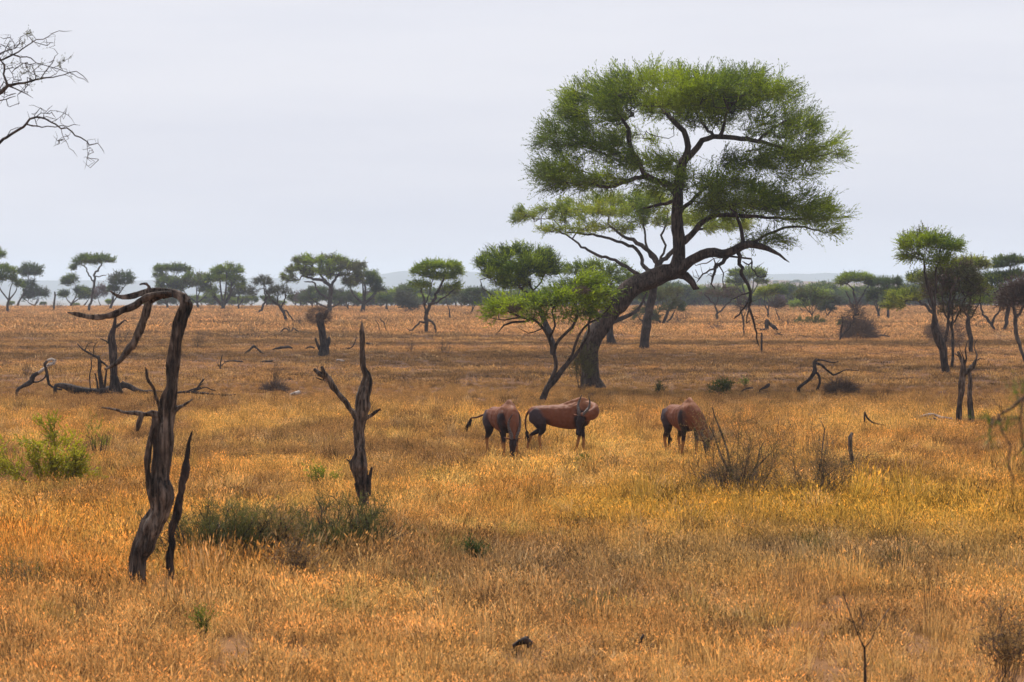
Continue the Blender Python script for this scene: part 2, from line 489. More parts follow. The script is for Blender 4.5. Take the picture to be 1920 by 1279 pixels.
def snag(name, base, limbs, label, cat, mat_='dead', d=None, voxel=0.012, groove=0.35, sides=20, seed=0, sink=0.12,
         group=None, partname=None, remeshed=True, depthj=0.0, parts=(), thin=1.0, gnarl=0.6):
    """limbs rows (px,py,wpx[,dd]); the object is one mesh unless parts are given"""
    b = G(*base) if remeshed else Gv(*base, 0.11); d = d or b[1]; mpp = d / FPX
    if not remeshed: TRIM.append((b[0], b[1] - 0.6, max(0.6, 14 * mpp), 0.55))
    rng = np.random.default_rng(seed + 5)
    def build(Ls, first):
        mb = MB()
        for k, L in enumerate(Ls):
            rows = []
            for j, q in enumerate(L):
                dd = q[3] if len(q) > 3 else (rng.uniform(-depthj, depthj) if 0 < j else 0)
                rows.append([*P(q[0], q[1], d + dd), max(q[2] * mpp * 0.5, 0.004)])
            if k == 0 and first:
                rows = [[rows[0][0], rows[0][1], b[2] - sink, rows[0][3] * 1.15]] + rows
            s = spline(rows, 0.05 if remeshed else max(0.12, 2 * mpp))
            s[:, 3] *= thin
            ns_ = len(s); tt = np.concatenate([[0], np.cumsum(np.linalg.norm(np.diff(s[:, :3], axis=0), axis=1))])
            rr = s[:, 3].mean() + 1e-4; ed_ = np.minimum(1, np.arange(ns_) / 4.0)
            for ax in range(3): s[:, ax] += (fbm(tt / (rr * 5) + k * 7.3, tt * 0 + ax * 3.1 + seed, seed + ax, 2) - .5) * s[:, 3] * gnarl * 1.3 * ed_
            s[:, 3] *= 1 + gnarl * .75 * (fbm(tt / (rr * 3.2) + k * 3.3, tt * 0 + seed, seed + 9, 3) - .5) * np.minimum(1, ed_ + .3)
            mb.tube(s[:, :3], s[:, 3], sides if remeshed else 7, groove, seed=seed * 7 + k)
        return mb
    if parts:
        root = empty(name, b, label, cat, group)
        o = build(limbs, True).obj(partname or 'trunk', M[mat_], root, b)
        if remeshed: remesh(o, voxel)
        for pn, Ls in parts:
            o2 = build(Ls, False).obj(pn, M[mat_], root, b)
            if remeshed: remesh(o2, voxel)
        return root
    o = build(limbs, True).obj(name, M[mat_], None, b)
    o.location = tuple(b)
    if remeshed: remesh(o, voxel)
    return tag(o, label, cat, group)

def shrub(name, base, wpx, hpx, label, cat='shrub', stems=14, col='bush', leaves=0, bark='bark', seed=0, group=None,
          thick=1.0, splay=1.0, fork=3, twigc=None, depth=0.6, leaf=(0.05, 0.018), lean=0.0, leaflow=0.3, ragged=0.35, clump=0.0, mixcol=None):
    """many stemmed shrub: root empty > stems, foliage"""
    rng = np.random.default_rng(seed + 31)
    b = Gv(*base, 0.12); mpp = b[1] / FPX; W = wpx * mpp * 0.5; H = hpx * mpp + 0.10
    mb = MB(); TPs = []; TDs = []
    r0 = max(0.010, 0.45 * mpp) * thick
    for k in range(stems):
        a = rng.uniform(0, 2 * np.pi); rr = math.sqrt(rng.random())
        tip = np.array([math.cos(a) * W * rr * splay + lean * W, math.sin(a) * W * rr * depth, H * (1.05 - 0.45 * rr ** 2) * rng.uniform(1.0 - ragged, 1.0)])
        st = b + np.array([tip[0] * 0.3, tip[1] * 0.3, -0.05])
        mid = st * 0.5 + (b + tip) * 0.5 + rng.normal(0, 0.07, 3) * H
        s = spline([[*st, r0], [*mid, r0 * 0.7], [*(b + tip), r0 * 0.3]], max(0.06, H / 8))
        mb.tube(s[:, :3], s[:, 3], 5)
        for f in range(fork):
            i = rng.integers(len(s) // 3, len(s))
            q = s[i][:3]
            e = q + unit(rng.normal(0, 1, 3) + np.array([0, 0, 0.8]) + (tip / (np.linalg.norm(tip) + 1e-6))) * H * rng.uniform(0.12, 0.34)
            s2 = spline([[*q, r0 * 0.5], [*(q * 0.5 + e * 0.5 + rng.normal(0, 0.03, 3) * H), r0 * 0.4], [*e, r0 * 0.2]], max(0.06, H / 8))
            mb.tube(s2[:, :3], s2[:, 3], 4)
            TPs.append(s2[1:, :3]); TDs.append(np.tile(unit(e - q), (len(s2) - 1, 1)))
        TPs.append(s[2:, :3]); TDs.append(np.tile(unit(tip), (len(s) - 2, 1)))
    TP = np.vstack(TPs); TD = np.vstack(TDs)
    if not leaves:
        o = mb.obj(name, M[bark], None, b); o.location = tuple(b)
        return tag(o, label, cat, group)
    root = empty(name, b, label, cat, group)
    mb.obj('stems', M[bark], root, b)
    keep = TP[:, 2] > b[2] + H * leaflow
    if clump: keep &= vnoise(TP[:, 0] * 3.2 + seed, TP[:, 2] * 3.2 + TP[:, 1] * 2, seed + 9) > clump
    TP, TD = TP[keep], TD[keep]
    ii = rng.integers(0, len(TP), leaves)
    o = TP[ii] + rng.normal(0, 0.04, (leaves, 3)) * H
    hi, lo_ = map(np.array, GREENS[col])
    cl = vnoise(o[:, 0] * 3, o[:, 2] * 4 + o[:, 1] * 2, seed)
    f = np.clip(0.1 + 0.8 * cl + rng.uniform(-0.25, 0.25, leaves), 0, 1)[:, None]
    if mixcol:
        mk = rng.random((leaves, 1)) < 0.4; h2, l2 = map(np.array, GREENS[mixcol]); hi = np.where(mk, h2, hi); lo_ = np.where(mk, l2, lo_)
    V, F, C = sprays(rng, o, unit(TD[ii] + rng.normal(0, 0.6, (leaves, 3))), 0.16 * max(1, H), 7, max(leaf[0], 1.3 * mpp), max(leaf[1], 0.6 * mpp), lo_ * (1 - f) + hi * f)
    mesh_arrays('foliage', V, F, M['leaf'], C, False, root, b)
    return root

# ------------------------------------------------------------------ camera, world, light
cam = bpy.data.cameras.new('camera'); co = bpy.data.objects.new('camera', cam); COL.objects.link(co)
cam.sensor_width = 36; cam.lens = 36 * FPX / 1920
co.location = (0, 0, CAMH); co.rotation_euler = (math.pi / 2 - TILT, 0, 0)
cam.clip_start = 0.5; cam.clip_end = 30000
cam.dof.use_dof = True; cam.dof.focus_distance = 68; cam.dof.aperture_fstop = 5.6
S.camera = co

SUN_EL, SUN_AZ = math.radians(56), math.radians(-14)      # azimuth measured from +Y towards +X
sd = Vector((math.sin(SUN_AZ) * math.cos(SUN_EL), math.cos(SUN_AZ) * math.cos(SUN_EL), math.sin(SUN_EL)))
sun = bpy.data.lights.new('sun', 'SUN'); sun.energy = 5.0; sun.angle = math.radians(3); sun.color = (1.0, 0.93, 0.84)
so = bpy.data.objects.new('sun', sun); COL.objects.link(so)
so.rotation_euler = sd.to_track_quat('Z', 'Y').to_euler()
so.location = (0, 50, 80)

W = bpy.data.worlds.new('World'); S.world = W; W.use_nodes = True
n, l = W.node_tree.nodes, W.node_tree.links; n.clear()
sky = N(n, 'ShaderNodeTexSky', sky_type='NISHITA', sun_disc=False); sky.sun_elevation = SUN_EL; sky.sun_rotation = SUN_AZ
sky.dust_density = 3.0
bg1 = N(n, 'ShaderNodeBackground', i_Strength=0.08); l.new(sky.outputs[0], bg1.inputs[0])
tc = N(n, 'ShaderNodeTexCoord')
mp = N(n, 'ShaderNodeMapping'); mp.inputs['Scale'].default_value = (1.0, 1.0, 9.0)
l.new(tc.outputs['Generated'], mp.inputs['Vector'])
nz = N(n, 'ShaderNodeTexNoise', i_Scale=2.2, i_Detail=5.0, i_Roughness=0.55); l.new(mp.outputs[0], nz.inputs['Vector'])
cr = ramp(n, [(0.34, (0.730, 0.755, 0.865)), (0.62, (0.860, 0.868, 0.945))])
l.new(nz.outputs['Fac'], cr.inputs[0])
bg2 = N(n, 'ShaderNodeBackground', i_Strength=1.0); l.new(cr.outputs[0], bg2.inputs[0])
sx = N(n, 'ShaderNodeSeparateXYZ'); l.new(tc.outputs['Generated'], sx.inputs[0])
zr = N(n, 'ShaderNodeMapRange'); zr.inputs['From Min'].default_value = 0.16; zr.inputs['From Max'].default_value = 0.85   # brighter cloud overhead
zr.inputs['To Min'].default_value = 1.0; zr.inputs['To Max'].default_value = 1.0; l.new(sx.outputs['Z'], zr.inputs['Value']); l.new(zr.outputs[0], bg2.inputs['Strength'])
mx = N(n, 'ShaderNodeMixShader'); mx.inputs[0].default_value = 0.90
l.new(bg1.outputs[0], mx.inputs[1]); l.new(bg2.outputs[0], mx.inputs[2])
wo = N(n, 'ShaderNodeOutputWorld'); l.new(mx.outputs[0], wo.inputs[0])

S.view_settings.view_transform = 'Standard'; S.view_settings.look = 'None'
S.view_settings.exposure = 0; S.view_settings.gamma = 1; S.view_settings.use_curve_mapping = False
S.cycles.max_bounces = 6; S.cycles.diffuse_bounces = 3; S.cycles.glossy_bounces = 2; S.cycles.transmission_bounces = 3
S.cycles.volume_bounces = 3; S.cycles.transparent_max_bounces = 8
S.cycles.use_denoising = True; S.cycles.sample_clamp_indirect = 6
S.cycles.use_adaptive_sampling = True; S.cycles.adaptive_threshold = 0.02

# ------------------------------------------------------------------ ground
ys = np.concatenate([np.linspace(3, 24, 15), 24 * (620 / 24.) ** np.linspace(0, 1, 190)[1:], 620 * (8500 / 620.) ** np.linspace(0, 1, 40)[1:]])
us = np.linspace(-1, 1, 121)
YY, UU = np.meshgrid(ys, us, indexing='ij')
half = np.minimum(0.30 * YY + 14, 1950)
XX = UU * half
ZZ = gz(XX, YY)
Vg = np.stack([XX, YY, ZZ], -1).reshape(-1, 3)
ny, nx = YY.shape
ii = np.arange(ny - 1)[:, None] * nx + np.arange(nx - 1)[None, :]
Fg = np.stack([ii, ii + 1, ii + nx + 1, ii + nx], -1).reshape(-1, 4)

def blot(x, y, px, py, rx, ry):
    """soft spot in ground coordinates given where it lies in the view"""
    g = CAMH * FPX / (py - HOR); gx = (px - 960) / FPX * g
    w = rx / FPX * g
    dy = g - CAMH * FPX / (py + ry - HOR)
    return np.exp(-((x - gx) / w) ** 2 - ((y - g) / (dy + 1e-6)) ** 2)

def field_tint(x, y):
    """colour of the standing straw over the plain (patches of species and dryness, plus one painted tree shadow)"""
    x = np.asarray(x, float); y = np.asarray(y, float)
    gold = np.array([0.60, 0.345, 0.115]); orange = np.array([0.52, 0.265, 0.085]); brown = np.array([0.34, 0.175, 0.080])
    grey = np.array([0.31, 0.195, 0.115]); yel = np.array([0.56, 0.335, 0.060]); pink = np.array([0.50, 0.255, 0.120])
    pale = np.array([0.70, 0.44, 0.18])
    def mixc(c, col, w): return c * (1 - w[..., None]) + col * w[..., None]
    c = np.tile(orange, x.shape + (1,)).astype(float)
    c = mixc(c, gold, sstep(0.38, 0.62, fbm(x / 4.5, y / 9.0, 21, 3)))
    c = mixc(c, brown * 0.85, 0.85 * sstep(0.48, 0.66, fbm(x / 2.2 + 9, y / 6.0, 33, 3)))
    c = mixc(c, pale, 0.45 * sstep(0.56, 0.74, fbm(x / 1.1 + 4, y / 2.6, 41, 3)))
    # regions
    far = sstep(140, 230, y); c = mixc(c, pink, 0.65 * far)
    midb = sstep(74, 90, y) * (1 - 0.75 * sstep(170, 240, y)); c = mixc(c, brown * 0.95, 0.72 * midb)
    band = fbm(x / 26.0, y / 9.0, 52, 3); c = mixc(c, brown * 0.55, 0.85 * sstep(0.48, 0.62, band) * sstep(80, 100, y) * (1 - 0.4 * sstep(250, 330, y)))
    c = mixc(c, pink * 1.15, 0.5 * sstep(0.52, 0.66, 1 - band) * sstep(110, 150, y))
    c = mixc(c, yel, 0.85 * np.clip(blot(x, y, 1640, 965, 420, 70) + 0.6 * blot(x, y, 1150, 960, 160, 40), 0, 1))
    c = mixc(c, np.array([0.62, 0.30, 0.065]), 0.6 * np.clip(blot(x, y, 90, 1010, 330, 110), 0, 1))
    c = mixc(c, grey, 0.7 * np.clip(blot(x, y, 1560, 1050, 520, 45) + 0.6 * blot(x, y, 1000, 1090, 300, 40), 0, 1))
    c = mixc(c, brown, 0.45 * np.clip(blot(x, y, 1300, 750, 300, 22), 0, 1))  # shadow of the tallest tree, painted into straw and soil colour
    near = 1 - sstep(30, 37, y); c = mixc(c, np.array([0.56, 0.315, 0.145]), 0.55 * near)
    return c

def field_height(x, y):
    h = 0.17 + 0.13 * fbm(x / 5.0, y / 8.0, 61, 3)
    h = h * (1 - 0.50 * sstep(80, 100, y) * (1 - sstep(190, 260, y)))
    h = h + 0.04 * np.clip(blot(x, y, 1050, 900, 620, 50), 0, 1) + 0.10 * np.clip(blot(x, y, 100, 980, 300, 90), 0, 1) + 0.12 * np.clip(blot(x, y, 1640, 950, 420, 60), 0, 1)
    h = h + 0.16 * np.clip(blot(x, y, 520, 1055, 260, 30), 0, 1)
    h = h - 0.03 * (1 - sstep(28, 33, y))
    return h

gm, n, l = mat('savanna_soil')
at = N(n, 'ShaderNodeAttribute', attribute_name='Col')
tc = N(n, 'ShaderNodeTexCoord')
nz = N(n, 'ShaderNodeTexNoise', i_Scale=2.5, i_Detail=8.0, i_Roughness=0.7); l.new(tc.outputs['Object'], nz.inputs['Vector'])
mr = N(n, 'ShaderNodeMapRange'); mr.inputs['From Min'].default_value = 0.3; mr.inputs['From Max'].default_value = 0.7
mr.inputs['To Min'].default_value = 0.6; mr.inputs['To Max'].default_value = 1.25; l.new(nz.outputs['Fac'], mr.inputs['Value'])
vm = N(n, 'ShaderNodeVectorMath', operation='SCALE'); l.new(at.outputs['Color'], vm.inputs[0]); l.new(mr.outputs[0], vm.inputs['Scale'])
b = N(n, 'ShaderNodeBsdfPrincipled', i_Roughness=0.95); b.inputs['Specular IOR Level'].default_value = 0.1
l.new(vm.outputs[0], b.inputs['Base Color'])
bp = N(n, 'ShaderNodeBump'); bp.inputs['Strength'].default_value = 0.7; bp.inputs['Distance'].default_value = 0.05
l.new(nz.outputs['Fac'], bp.inputs['Height']); l.new(bp.outputs[0], b.inputs['Normal'])
o = N(n, 'ShaderNodeOutputMaterial'); l.new(b.outputs[0], o.inputs[0])
soil = field_tint(Vg[:, 0], Vg[:, 1]) * np.array([0.40, 0.36, 0.36])
fw = sstep(520, 900, Vg[:, 1])[:, None]
soil = soil * (1 - fw) + np.array([0.16, 0.12, 0.07]) * fw
tag(mesh_arrays('ground', Vg, Fg, gm, soil), kind='structure')

# ------------------------------------------------------------------ hills
def hills(name, d0, depth, pts, base_py, colr, seed, xr=(-700, 2700), amp=3.0, lab=None):
    xs = np.linspace(xr[0], xr[1], 260)
    top = np.interp(xs, [p[0] for p in pts], [p[1] for p in pts])
    rows = 14
    V = []
    for k in range(rows):
        t = k / (rows - 1)
        dd = d0 + depth * t
        X = (xs - 960) / FPX * d0 * (1 + 0.0 * t)
        zt = CAMH + (HOR - top) / FPX * (d0 + depth)
        zb = CAMH + (HOR - base_py) / FPX * d0
        prof = sstep(0, 1, t) ** 0.8
        z = zb + (zt - zb) * prof + (fbm(X / 130.0, np.full_like(X, dd / 200.0), seed, 4) - 0.5) * amp * (0.3 + t) * (d0 / 1000)
        V.append(np.stack([X, np.full_like(X, dd), z], -1))
    for t in (1.25, 1.6):     # the back slope
        Vb = V[rows - 1].copy(); Vb[:, 1] = d0 + depth * t; Vb[:, 2] = np.maximum(Vb[:, 2] - 30 * (t - 1) * d0 / 1000, -23); V.append(Vb)
    V = np.array(V); nr = len(V); nc = len(xs)
    ii = np.arange(nr - 1)[:, None] * nc + np.arange(nc - 1)[None, :]
    F = np.stack([ii, ii + 1, ii + nc + 1, ii + nc], -1).reshape(-1, 4)
    V = V.reshape(-1, 3)
    c = fbm(V[:, 0] / 60.0, V[:, 1] / 90.0, seed + 1, 4)[:, None]
    C = np.array(colr) * (0.55 + 0.9 * c)
    m = col_mat('hill_scrub_' + name, 0, 0.95, spec=0.05)
    return tag(mesh_arrays(name, V, F, m, C), kind='structure')

hills('hills', 5600, 900, [(-700, 516), (0, 527), (110, 529), (170, 527), (260, 524), (330, 522), (450, 522), (560, 525), (640, 518), (700, 512), (735, 508), (765, 506),
      (800, 509), (880, 510), (960, 514), (1060, 518), (1200, 520), (1330, 518), (1440, 514), (1500, 513), (1600, 514), (1700, 513), (1800, 518), (1920, 520), (2700, 514)],
      566, (0.060, 0.072, 0.065), 5, xr=(-650, 2650), amp=2.0)
hills('near_ridge', 1900, 350, [(-700, 600), (700, 600), (1000, 575), (1250, 548), (1400, 533), (1470, 528), (1560, 525), (1650, 527), (1760, 530), (1920, 534), (2300, 540), (2700, 560)],
      600, (0.15, 0.105, 0.08), 8, xr=(300, 2700), amp=1.4)

# haze: one closed box of thin air round everything
bx = (-1980, 1980, -6, 8600, -24.5, 68)
Vh = np.array([[bx[i], bx[2 + j], bx[4 + k]] for i in (0, 1) for j in (0, 1) for k in (0, 1)])
Fh = np.array([[0, 1, 3, 2], [4, 6, 7, 5], [0, 4, 5, 1], [2, 3, 7, 6], [0, 2, 6, 4], [1, 5, 7, 3]])
hm, n, l = mat('haze_air')
pv = N(n, 'ShaderNodeVolumePrincipled'); pv.inputs['Color'].default_value = (0.74, 0.86, 1.0, 1)
pv.inputs['Density'].default_value = 0.00019; pv.inputs['Anisotropy'].default_value = 0.2
o = N(n, 'ShaderNodeOutputMaterial'); l.new(pv.outputs[0], o.inputs['Volume'])
HAZE = True
if HAZE:
    tag(mesh_arrays('haze', Vh, Fh, hm, smooth=False), kind='stuff', label='thin pale blue haze lying over the whole plain')


# ------------------------------------------------------------------ grazing antelopes
def bodyloft(mb, rows, sides=18):
    """rows: x,y,z,halfwidth(y),halfheight(z or normal)"""
    r = np.array(rows, float)
    q = np.vstack([2 * r[0] - r[1], r, 2 * r[-1] - r[-2]])
    out = []
    for i in range(1, len(q) - 2):
        for k in range(5):
            t = k / 5
            out.append(0.5 * ((2 * q[i]) + (-q[i - 1] + q[i + 1]) * t + (2 * q[i - 1] - 5 * q[i] + 4 * q[i + 1] - q[i + 2]) * t * t + (-q[i - 1] + 3 * q[i] - 3 * q[i + 1] + q[i + 2]) * t ** 3))
    out.append(r[-1]); r = np.array(out); p = r[:, :3]; w = np.maximum(r[:, 3], 0.008); h = np.maximum(r[:, 4], 0.008)
    T = unit(np.gradient(p, axis=0))
    side = None; A = []
    ref = np.array([0, 1., 0])
    for i in range(len(T)):
        a = ref - T[i] * ref.dot(T[i]); a = a / (np.linalg.norm(a) + 1e-9); ref = a; A.append(a)
    A = np.array(A); B = np.cross(T, A)
    ang = np.linspace(0, 2 * np.pi, sides, endpoint=False)
    V = p[:, None, :] + np.cos(ang)[None, :, None] * A[:, None, :] * w[:, None, None] + np.sin(ang)[None, :, None] * B[:, None, :] * h[:, None, None]
    V = V.reshape(-1, 3); n = len(p)
    i = np.arange(n - 1)[:, None] * sides; j = np.arange(sides)[None, :]; j2 = (j + 1) % sides
    F = np.stack([i + j, i + j2, i + sides + j2, i + sides + j], -1).reshape(-1, 4)
    base = len(V); V = np.vstack([V, p[0] - T[0] * w[0] * 0.4, p[-1] + T[-1] * w[-1] * 0.5]); caps = []
    for s in range(0, sides - 1, 2):
        caps.append([base, (s + 2) % sides, s + 1, s]); o = (n - 1) * sides
        caps.append([base + 1, o + s, o + s + 1, o + (s + 2) % sides])
    mb.add(V, np.vstack([F, np.array(caps)]))

def seg_dist(V, a, b):
    a = np.array(a, float); b = np.array(b, float); ab = b - a
    t = np.clip(((V - a) @ ab) / (ab @ ab), 0, 1)
    return np.linalg.norm(V - (a + t[:, None] * ab), axis=1), t

def antelope(base, d, yaw, legs, neck, poll, muzzle, face_up, tail, label, seed=0, scale=1.0, horn_k=(1, 1), hornback=0.0, ears=1.0):
    b = P(base[0], base[1], d); b[2] = float(gz(b[0], b[1]))
    root = empty('antelope', b, label, 'antelope', 'antelopes grazing on the plain')
    root.rotation_euler = (0, 0, yaw); root.scale = (scale,) * 3
    mb = MB()
    # trunk of the body: sloping from high withers to a lower rump
    bodyloft(mb, [(-0.74, 0, .87, .08, .10), (-0.69, 0, .89, .14, .15), (-0.58, 0, .895, .175, .185), (-0.40, 0, .885, .19, .205), (-0.14, 0, .845, .225, .25),
                  (0.12, 0, .835, .23, .285), (0.34, 0, .875, .195, .305), (0.50, 0, .93, .15, .26), (0.60, 0, .95, .10, .17)])
    bodyloft(mb, [(-0.05, 0, 1.02, .06, .09), (0.18, 0, 1.09, .06, .10), (0.36, 0, 1.15, .055, .11), (0.46, 0, 1.14, .05, .11), (0.58, 0, 1.03, .06, .12)])   # withers
    # haunches and shoulders
    for s in (-1, 1):
        bodyloft(mb, [(-.66, s * .10, .97, .08, .11), (-.58, s * .135, .84, .115, .19), (-.52, s * .145, .72, .095, .155), (-.49, s * .135, .60, .07, .10)])
        bodyloft(mb, [(.28, s * .11, 1.08, .045, .09), (.36, s * .165, .90, .075, .15), (.42, s * .145, .76, .085, .12), (.42, s * .13, .66, .06, .08)])
    npts = [np.array([0.46, 0, 0.98])] + [np.array(q) for q in neck] + [np.array(poll)]
    nw = np.linspace(0, 1, len(npts))
    bodyloft(mb, [(*q, 0.135 - 0.065 * t, 0.235 - 0.135 * t ** 0.8) for q, t in zip(npts, nw)])
    poll = np.array(poll, float); muz = np.array(muzzle, float); hd = muz - poll; HL = np.linalg.norm(hd); hd = hd / HL
    bodyloft(mb, [(*(poll - hd * 0.05), .05, .06), (*(poll + hd * 0.04), .075, .085), (*(poll + hd * HL * .28), .072, .088), (*(poll + hd * HL * .55), .052, .065),
                  (*(poll + hd * HL * .8), .042, .048), (*(poll + hd * HL * .97), .044, .042), (*(poll + hd * HL * 1.03), .03, .03)], 14)
    fu = np.array(face_up, float); fu = unit(fu - hd * fu.dot(hd)); sd_ = np.cross(hd, fu)
    for s in (-1, 1):   # ears
        e0 = poll + sd_ * s * .06 - hd * .0; e1 = e0 + (sd_ * s * .15 - hd * 0.05 - fu * .03) * ears
        m_ = (e0 + e1) / 2
        mb.tube([e0, m_ + fu * .01, e1], [.022, .036, .008], 10, flat=(1, 0.45))
    # legs
    for (kind, s, hip, knee, fet, hoof) in legs:
        y = s * (.13 if kind == 'f' else .14)
        if kind == 'f':
            rows = [(.41, y, .80, .09), (.42, y, .66, .068), (knee[0] * .5 + .42 * .5, y * .97, .53, .050), (knee[0], y * .95, knee[1], .040), (knee[0] * .4 + fet[0] * .6, y * .95, knee[1] * .45, .027), (fet[0], y * .95, .10, .030), (hoof, y * .95, .02, .040)]
        else:
            rows = [(-.54, y, .80, .13), (-.48, y, .66, .105), (hip, y, .54, .072), (knee[0] + .02, y * .97, knee[1] + .04, .042), (knee[0], y * .95, knee[1] - .04, .036), (fet[0], y * .95, .22, .028), (fet[0] + .01, y * .95, .10, .030), (hoof, y * .95, .02, .042)]
        s_ = spline(rows, 0.04); mb.tube(s_[:, :3], s_[:, 3], 12)
    body = mb.obj('body', M['hide'], root)
    remesh(body, 0.0135, 2)
    V = np.empty(len(body.data.vertices) * 3, np.float32); body.data.vertices.foreach_get('co', V); V = V.reshape(-1, 3).astype(float)
    me_ = body.data; nr = np.empty(len(V) * 3, np.float32); me_.vertices.foreach_get('normal', nr); nr = nr.reshape(-1, 3)
    mus = fbm(V[:, 0] * 5.5 + seed, V[:, 2] * 4.5 + V[:, 1] * 3, seed + 2, 3) - .5
    ribs = .0035 * np.sin(V[:, 0] * 52 + V[:, 2] * 9) * (np.abs(V[:, 0]) < .3) * (V[:, 2] > .68) * (V[:, 2] < 1.02)
    Vn = V + nr * (mus * .045 + ribs)[:, None] * sstep(.5, .7, V[:, 2])[:, None]
    me_.vertices.foreach_set('co', Vn.astype(np.float32).ravel()); me_.update()
    # coat colours, with a lit back and shaded underside painted in
    red = np.array([0.155, 0.054, 0.027]); pale = np.array([0.36, 0.17, 0.090]); dark = np.array([0.020, 0.014, 0.017]); tan = np.array([0.30, 0.135, 0.045])
    C = np.tile(red, (len(V), 1))
    def put(w, c): 
        nonlocal C
        w = np.clip(w, 0, 1)[:, None]; C = C * (1 - w) + np.array(c) * w
    put(0.45 * sstep(1.0, 1.2, V[:, 2]), pale)  # sunlit topline painted as paler hair
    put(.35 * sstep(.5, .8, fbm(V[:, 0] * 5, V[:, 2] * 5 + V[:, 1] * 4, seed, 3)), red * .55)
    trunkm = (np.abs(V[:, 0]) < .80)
    put(0.6 * (1 - sstep(.50, .66, V[:, 2])) * trunkm, red * 0.55)  # shading of the lower body painted as darker red
    jn = (vnoise(V[:, 0] * 14, V[:, 2] * 14 + V[:, 1] * 9, seed) - .5) * .08
    for s in (-1, 1):
        dth, _ = seg_dist(V, (-.60, s * .22, .84), (-.44, s * .22, .58)); put((1 - sstep(.14, .25, dth + jn)) * 0.93, np.array([.036, .028, .034])); put((1 - sstep(.10, .2, dth + jn)) * (1 - sstep(.55, .75, V[:, 2])), dark)
        dsh, _ = seg_dist(V, (.40, s * .20, .84), (.42, s * .13, .60)); put((1 - sstep(.12, .20, dsh + jn)) * 0.95, dark)
    for (kind, s, hip, knee, fet, hoof) in legs:
        y = s * .13
        top = .66
        kz = knee[1]
        dl, _ = seg_dist(V, ((.42 if kind == 'f' else -.49), y, .68), (knee[0], y, kz)); d2, _ = seg_dist(V, (knee[0], y, kz), (fet[0], y, 0.02))
        m_ = (1 - sstep(.10, .13, np.minimum(dl, d2))) * (V[:, 2] < top + .02)
        up_ = m_ * sstep(kz - .03, kz + .05, V[:, 2]); lo = m_ * (1 - sstep(kz - .03, kz + .05, V[:, 2]))
        put(up_ * .97, dark); put(lo, tan)
        put(lo * (1 - sstep(.03, .05, V[:, 2])), dark)
    dh, th = seg_dist(V, poll - hd * 0.02, muz)
    fr = ((V - poll) @ fu)
    headm = 1 - sstep(.10, .13, dh)
    near_neck = ((V - poll) @ hd) > -0.02
    put(headm * near_neck * sstep(-.055, .005, fr) * .97, dark); put(headm * near_neck * (1 - sstep(-.055, .005, fr)), red * 0.6)
    put(headm * (((V - poll) @ hd) > HL * .78), dark)
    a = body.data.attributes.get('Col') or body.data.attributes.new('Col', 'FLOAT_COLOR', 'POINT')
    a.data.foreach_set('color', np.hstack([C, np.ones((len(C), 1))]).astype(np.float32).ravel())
    # tail with a black tassel
    tb = MB(); s_ = spline([(*q, r) for q, r in zip(tail, np.linspace(.026, .012, len(tail)))], .03)
    tb.tube(s_[:, :3], s_[:, 3], 7, c=red * .5)
    rg = np.random.default_rng(seed); e = s_[-1][:3]; ed = unit(s_[-1][:3] - s_[-4][:3]) * .5 + np.array([0, 0, -.6])
    for k in range(34):
        st = s_[-1 - rg.integers(0, 4)][:3]; q = st + ed * rg.uniform(.08, .24) + rg.normal(0, .028, 3)
        tb.tube([st, (st + q) / 2 + rg.normal(0, .01, 3), q], [.006, .008, .003], 4, c=dark * .6)
    tb.obj('tail', M['hide'], root)
    # ringed horns
    for s, hk in zip((-1, 1), horn_k):
        h0 = poll + sd_ * s * .035 - hd * .02 + fu * .045
        o_ = -hd * (1 - hornback) + fu * (0.25)
        back = np.array([0, 0, 0]) + fu
        H = [h0, h0 + o_ * .10 * hk + sd_ * s * .035, h0 + o_ * .23 * hk + sd_ * s * .085 - fu * .06 * hk, h0 + o_ * .36 * hk + sd_ * s * .085 - fu * .09 * hk, h0 + o_ * .50 * hk + sd_ * s * .045 - fu * .05 * hk]
        R = [.034, .032, .027, .021, .008]
        s_ = spline([(*q, r) for q, r in zip(H, R)], .008)
        tt = np.linspace(0, 1, len(s_)); rr = s_[:, 3] * (1 + .14 * np.sign(np.sin(tt * 2 * np.pi * 17)) * (tt < .78))
        hb = MB(); hb.tube(s_[:, :3], rr, 10)
        cc = np.where((np.sin(tt * 2 * np.pi * 17) > 0)[:, None] & (tt < .78)[:, None], np.array([.10, .075, .065]), np.array([.032, .024, .024]))
        cc = np.repeat(cc, 10, axis=0); cc = np.vstack([cc, cc[:1], cc[-1:]]); hb.C = [cc]
        hb.obj('horn', M['horn'], root)
    for s in (-1, 1):
        ec = poll + hd * HL * .27 + sd_ * s * .066 + fu * .035
        eb = MB(); eb.tube([ec - sd_ * s * .014, ec, ec + sd_ * s * .012], [.012, .018, .008], 10, c=np.array([.01, .008, .008])); eb.obj('eye', M['horn'], root)
    return root

def yaw_of(a):   # a: heading measured from the direction towards the camera, turning to the viewer's right
    return math.atan2(-math.cos(a), math.sin(a))

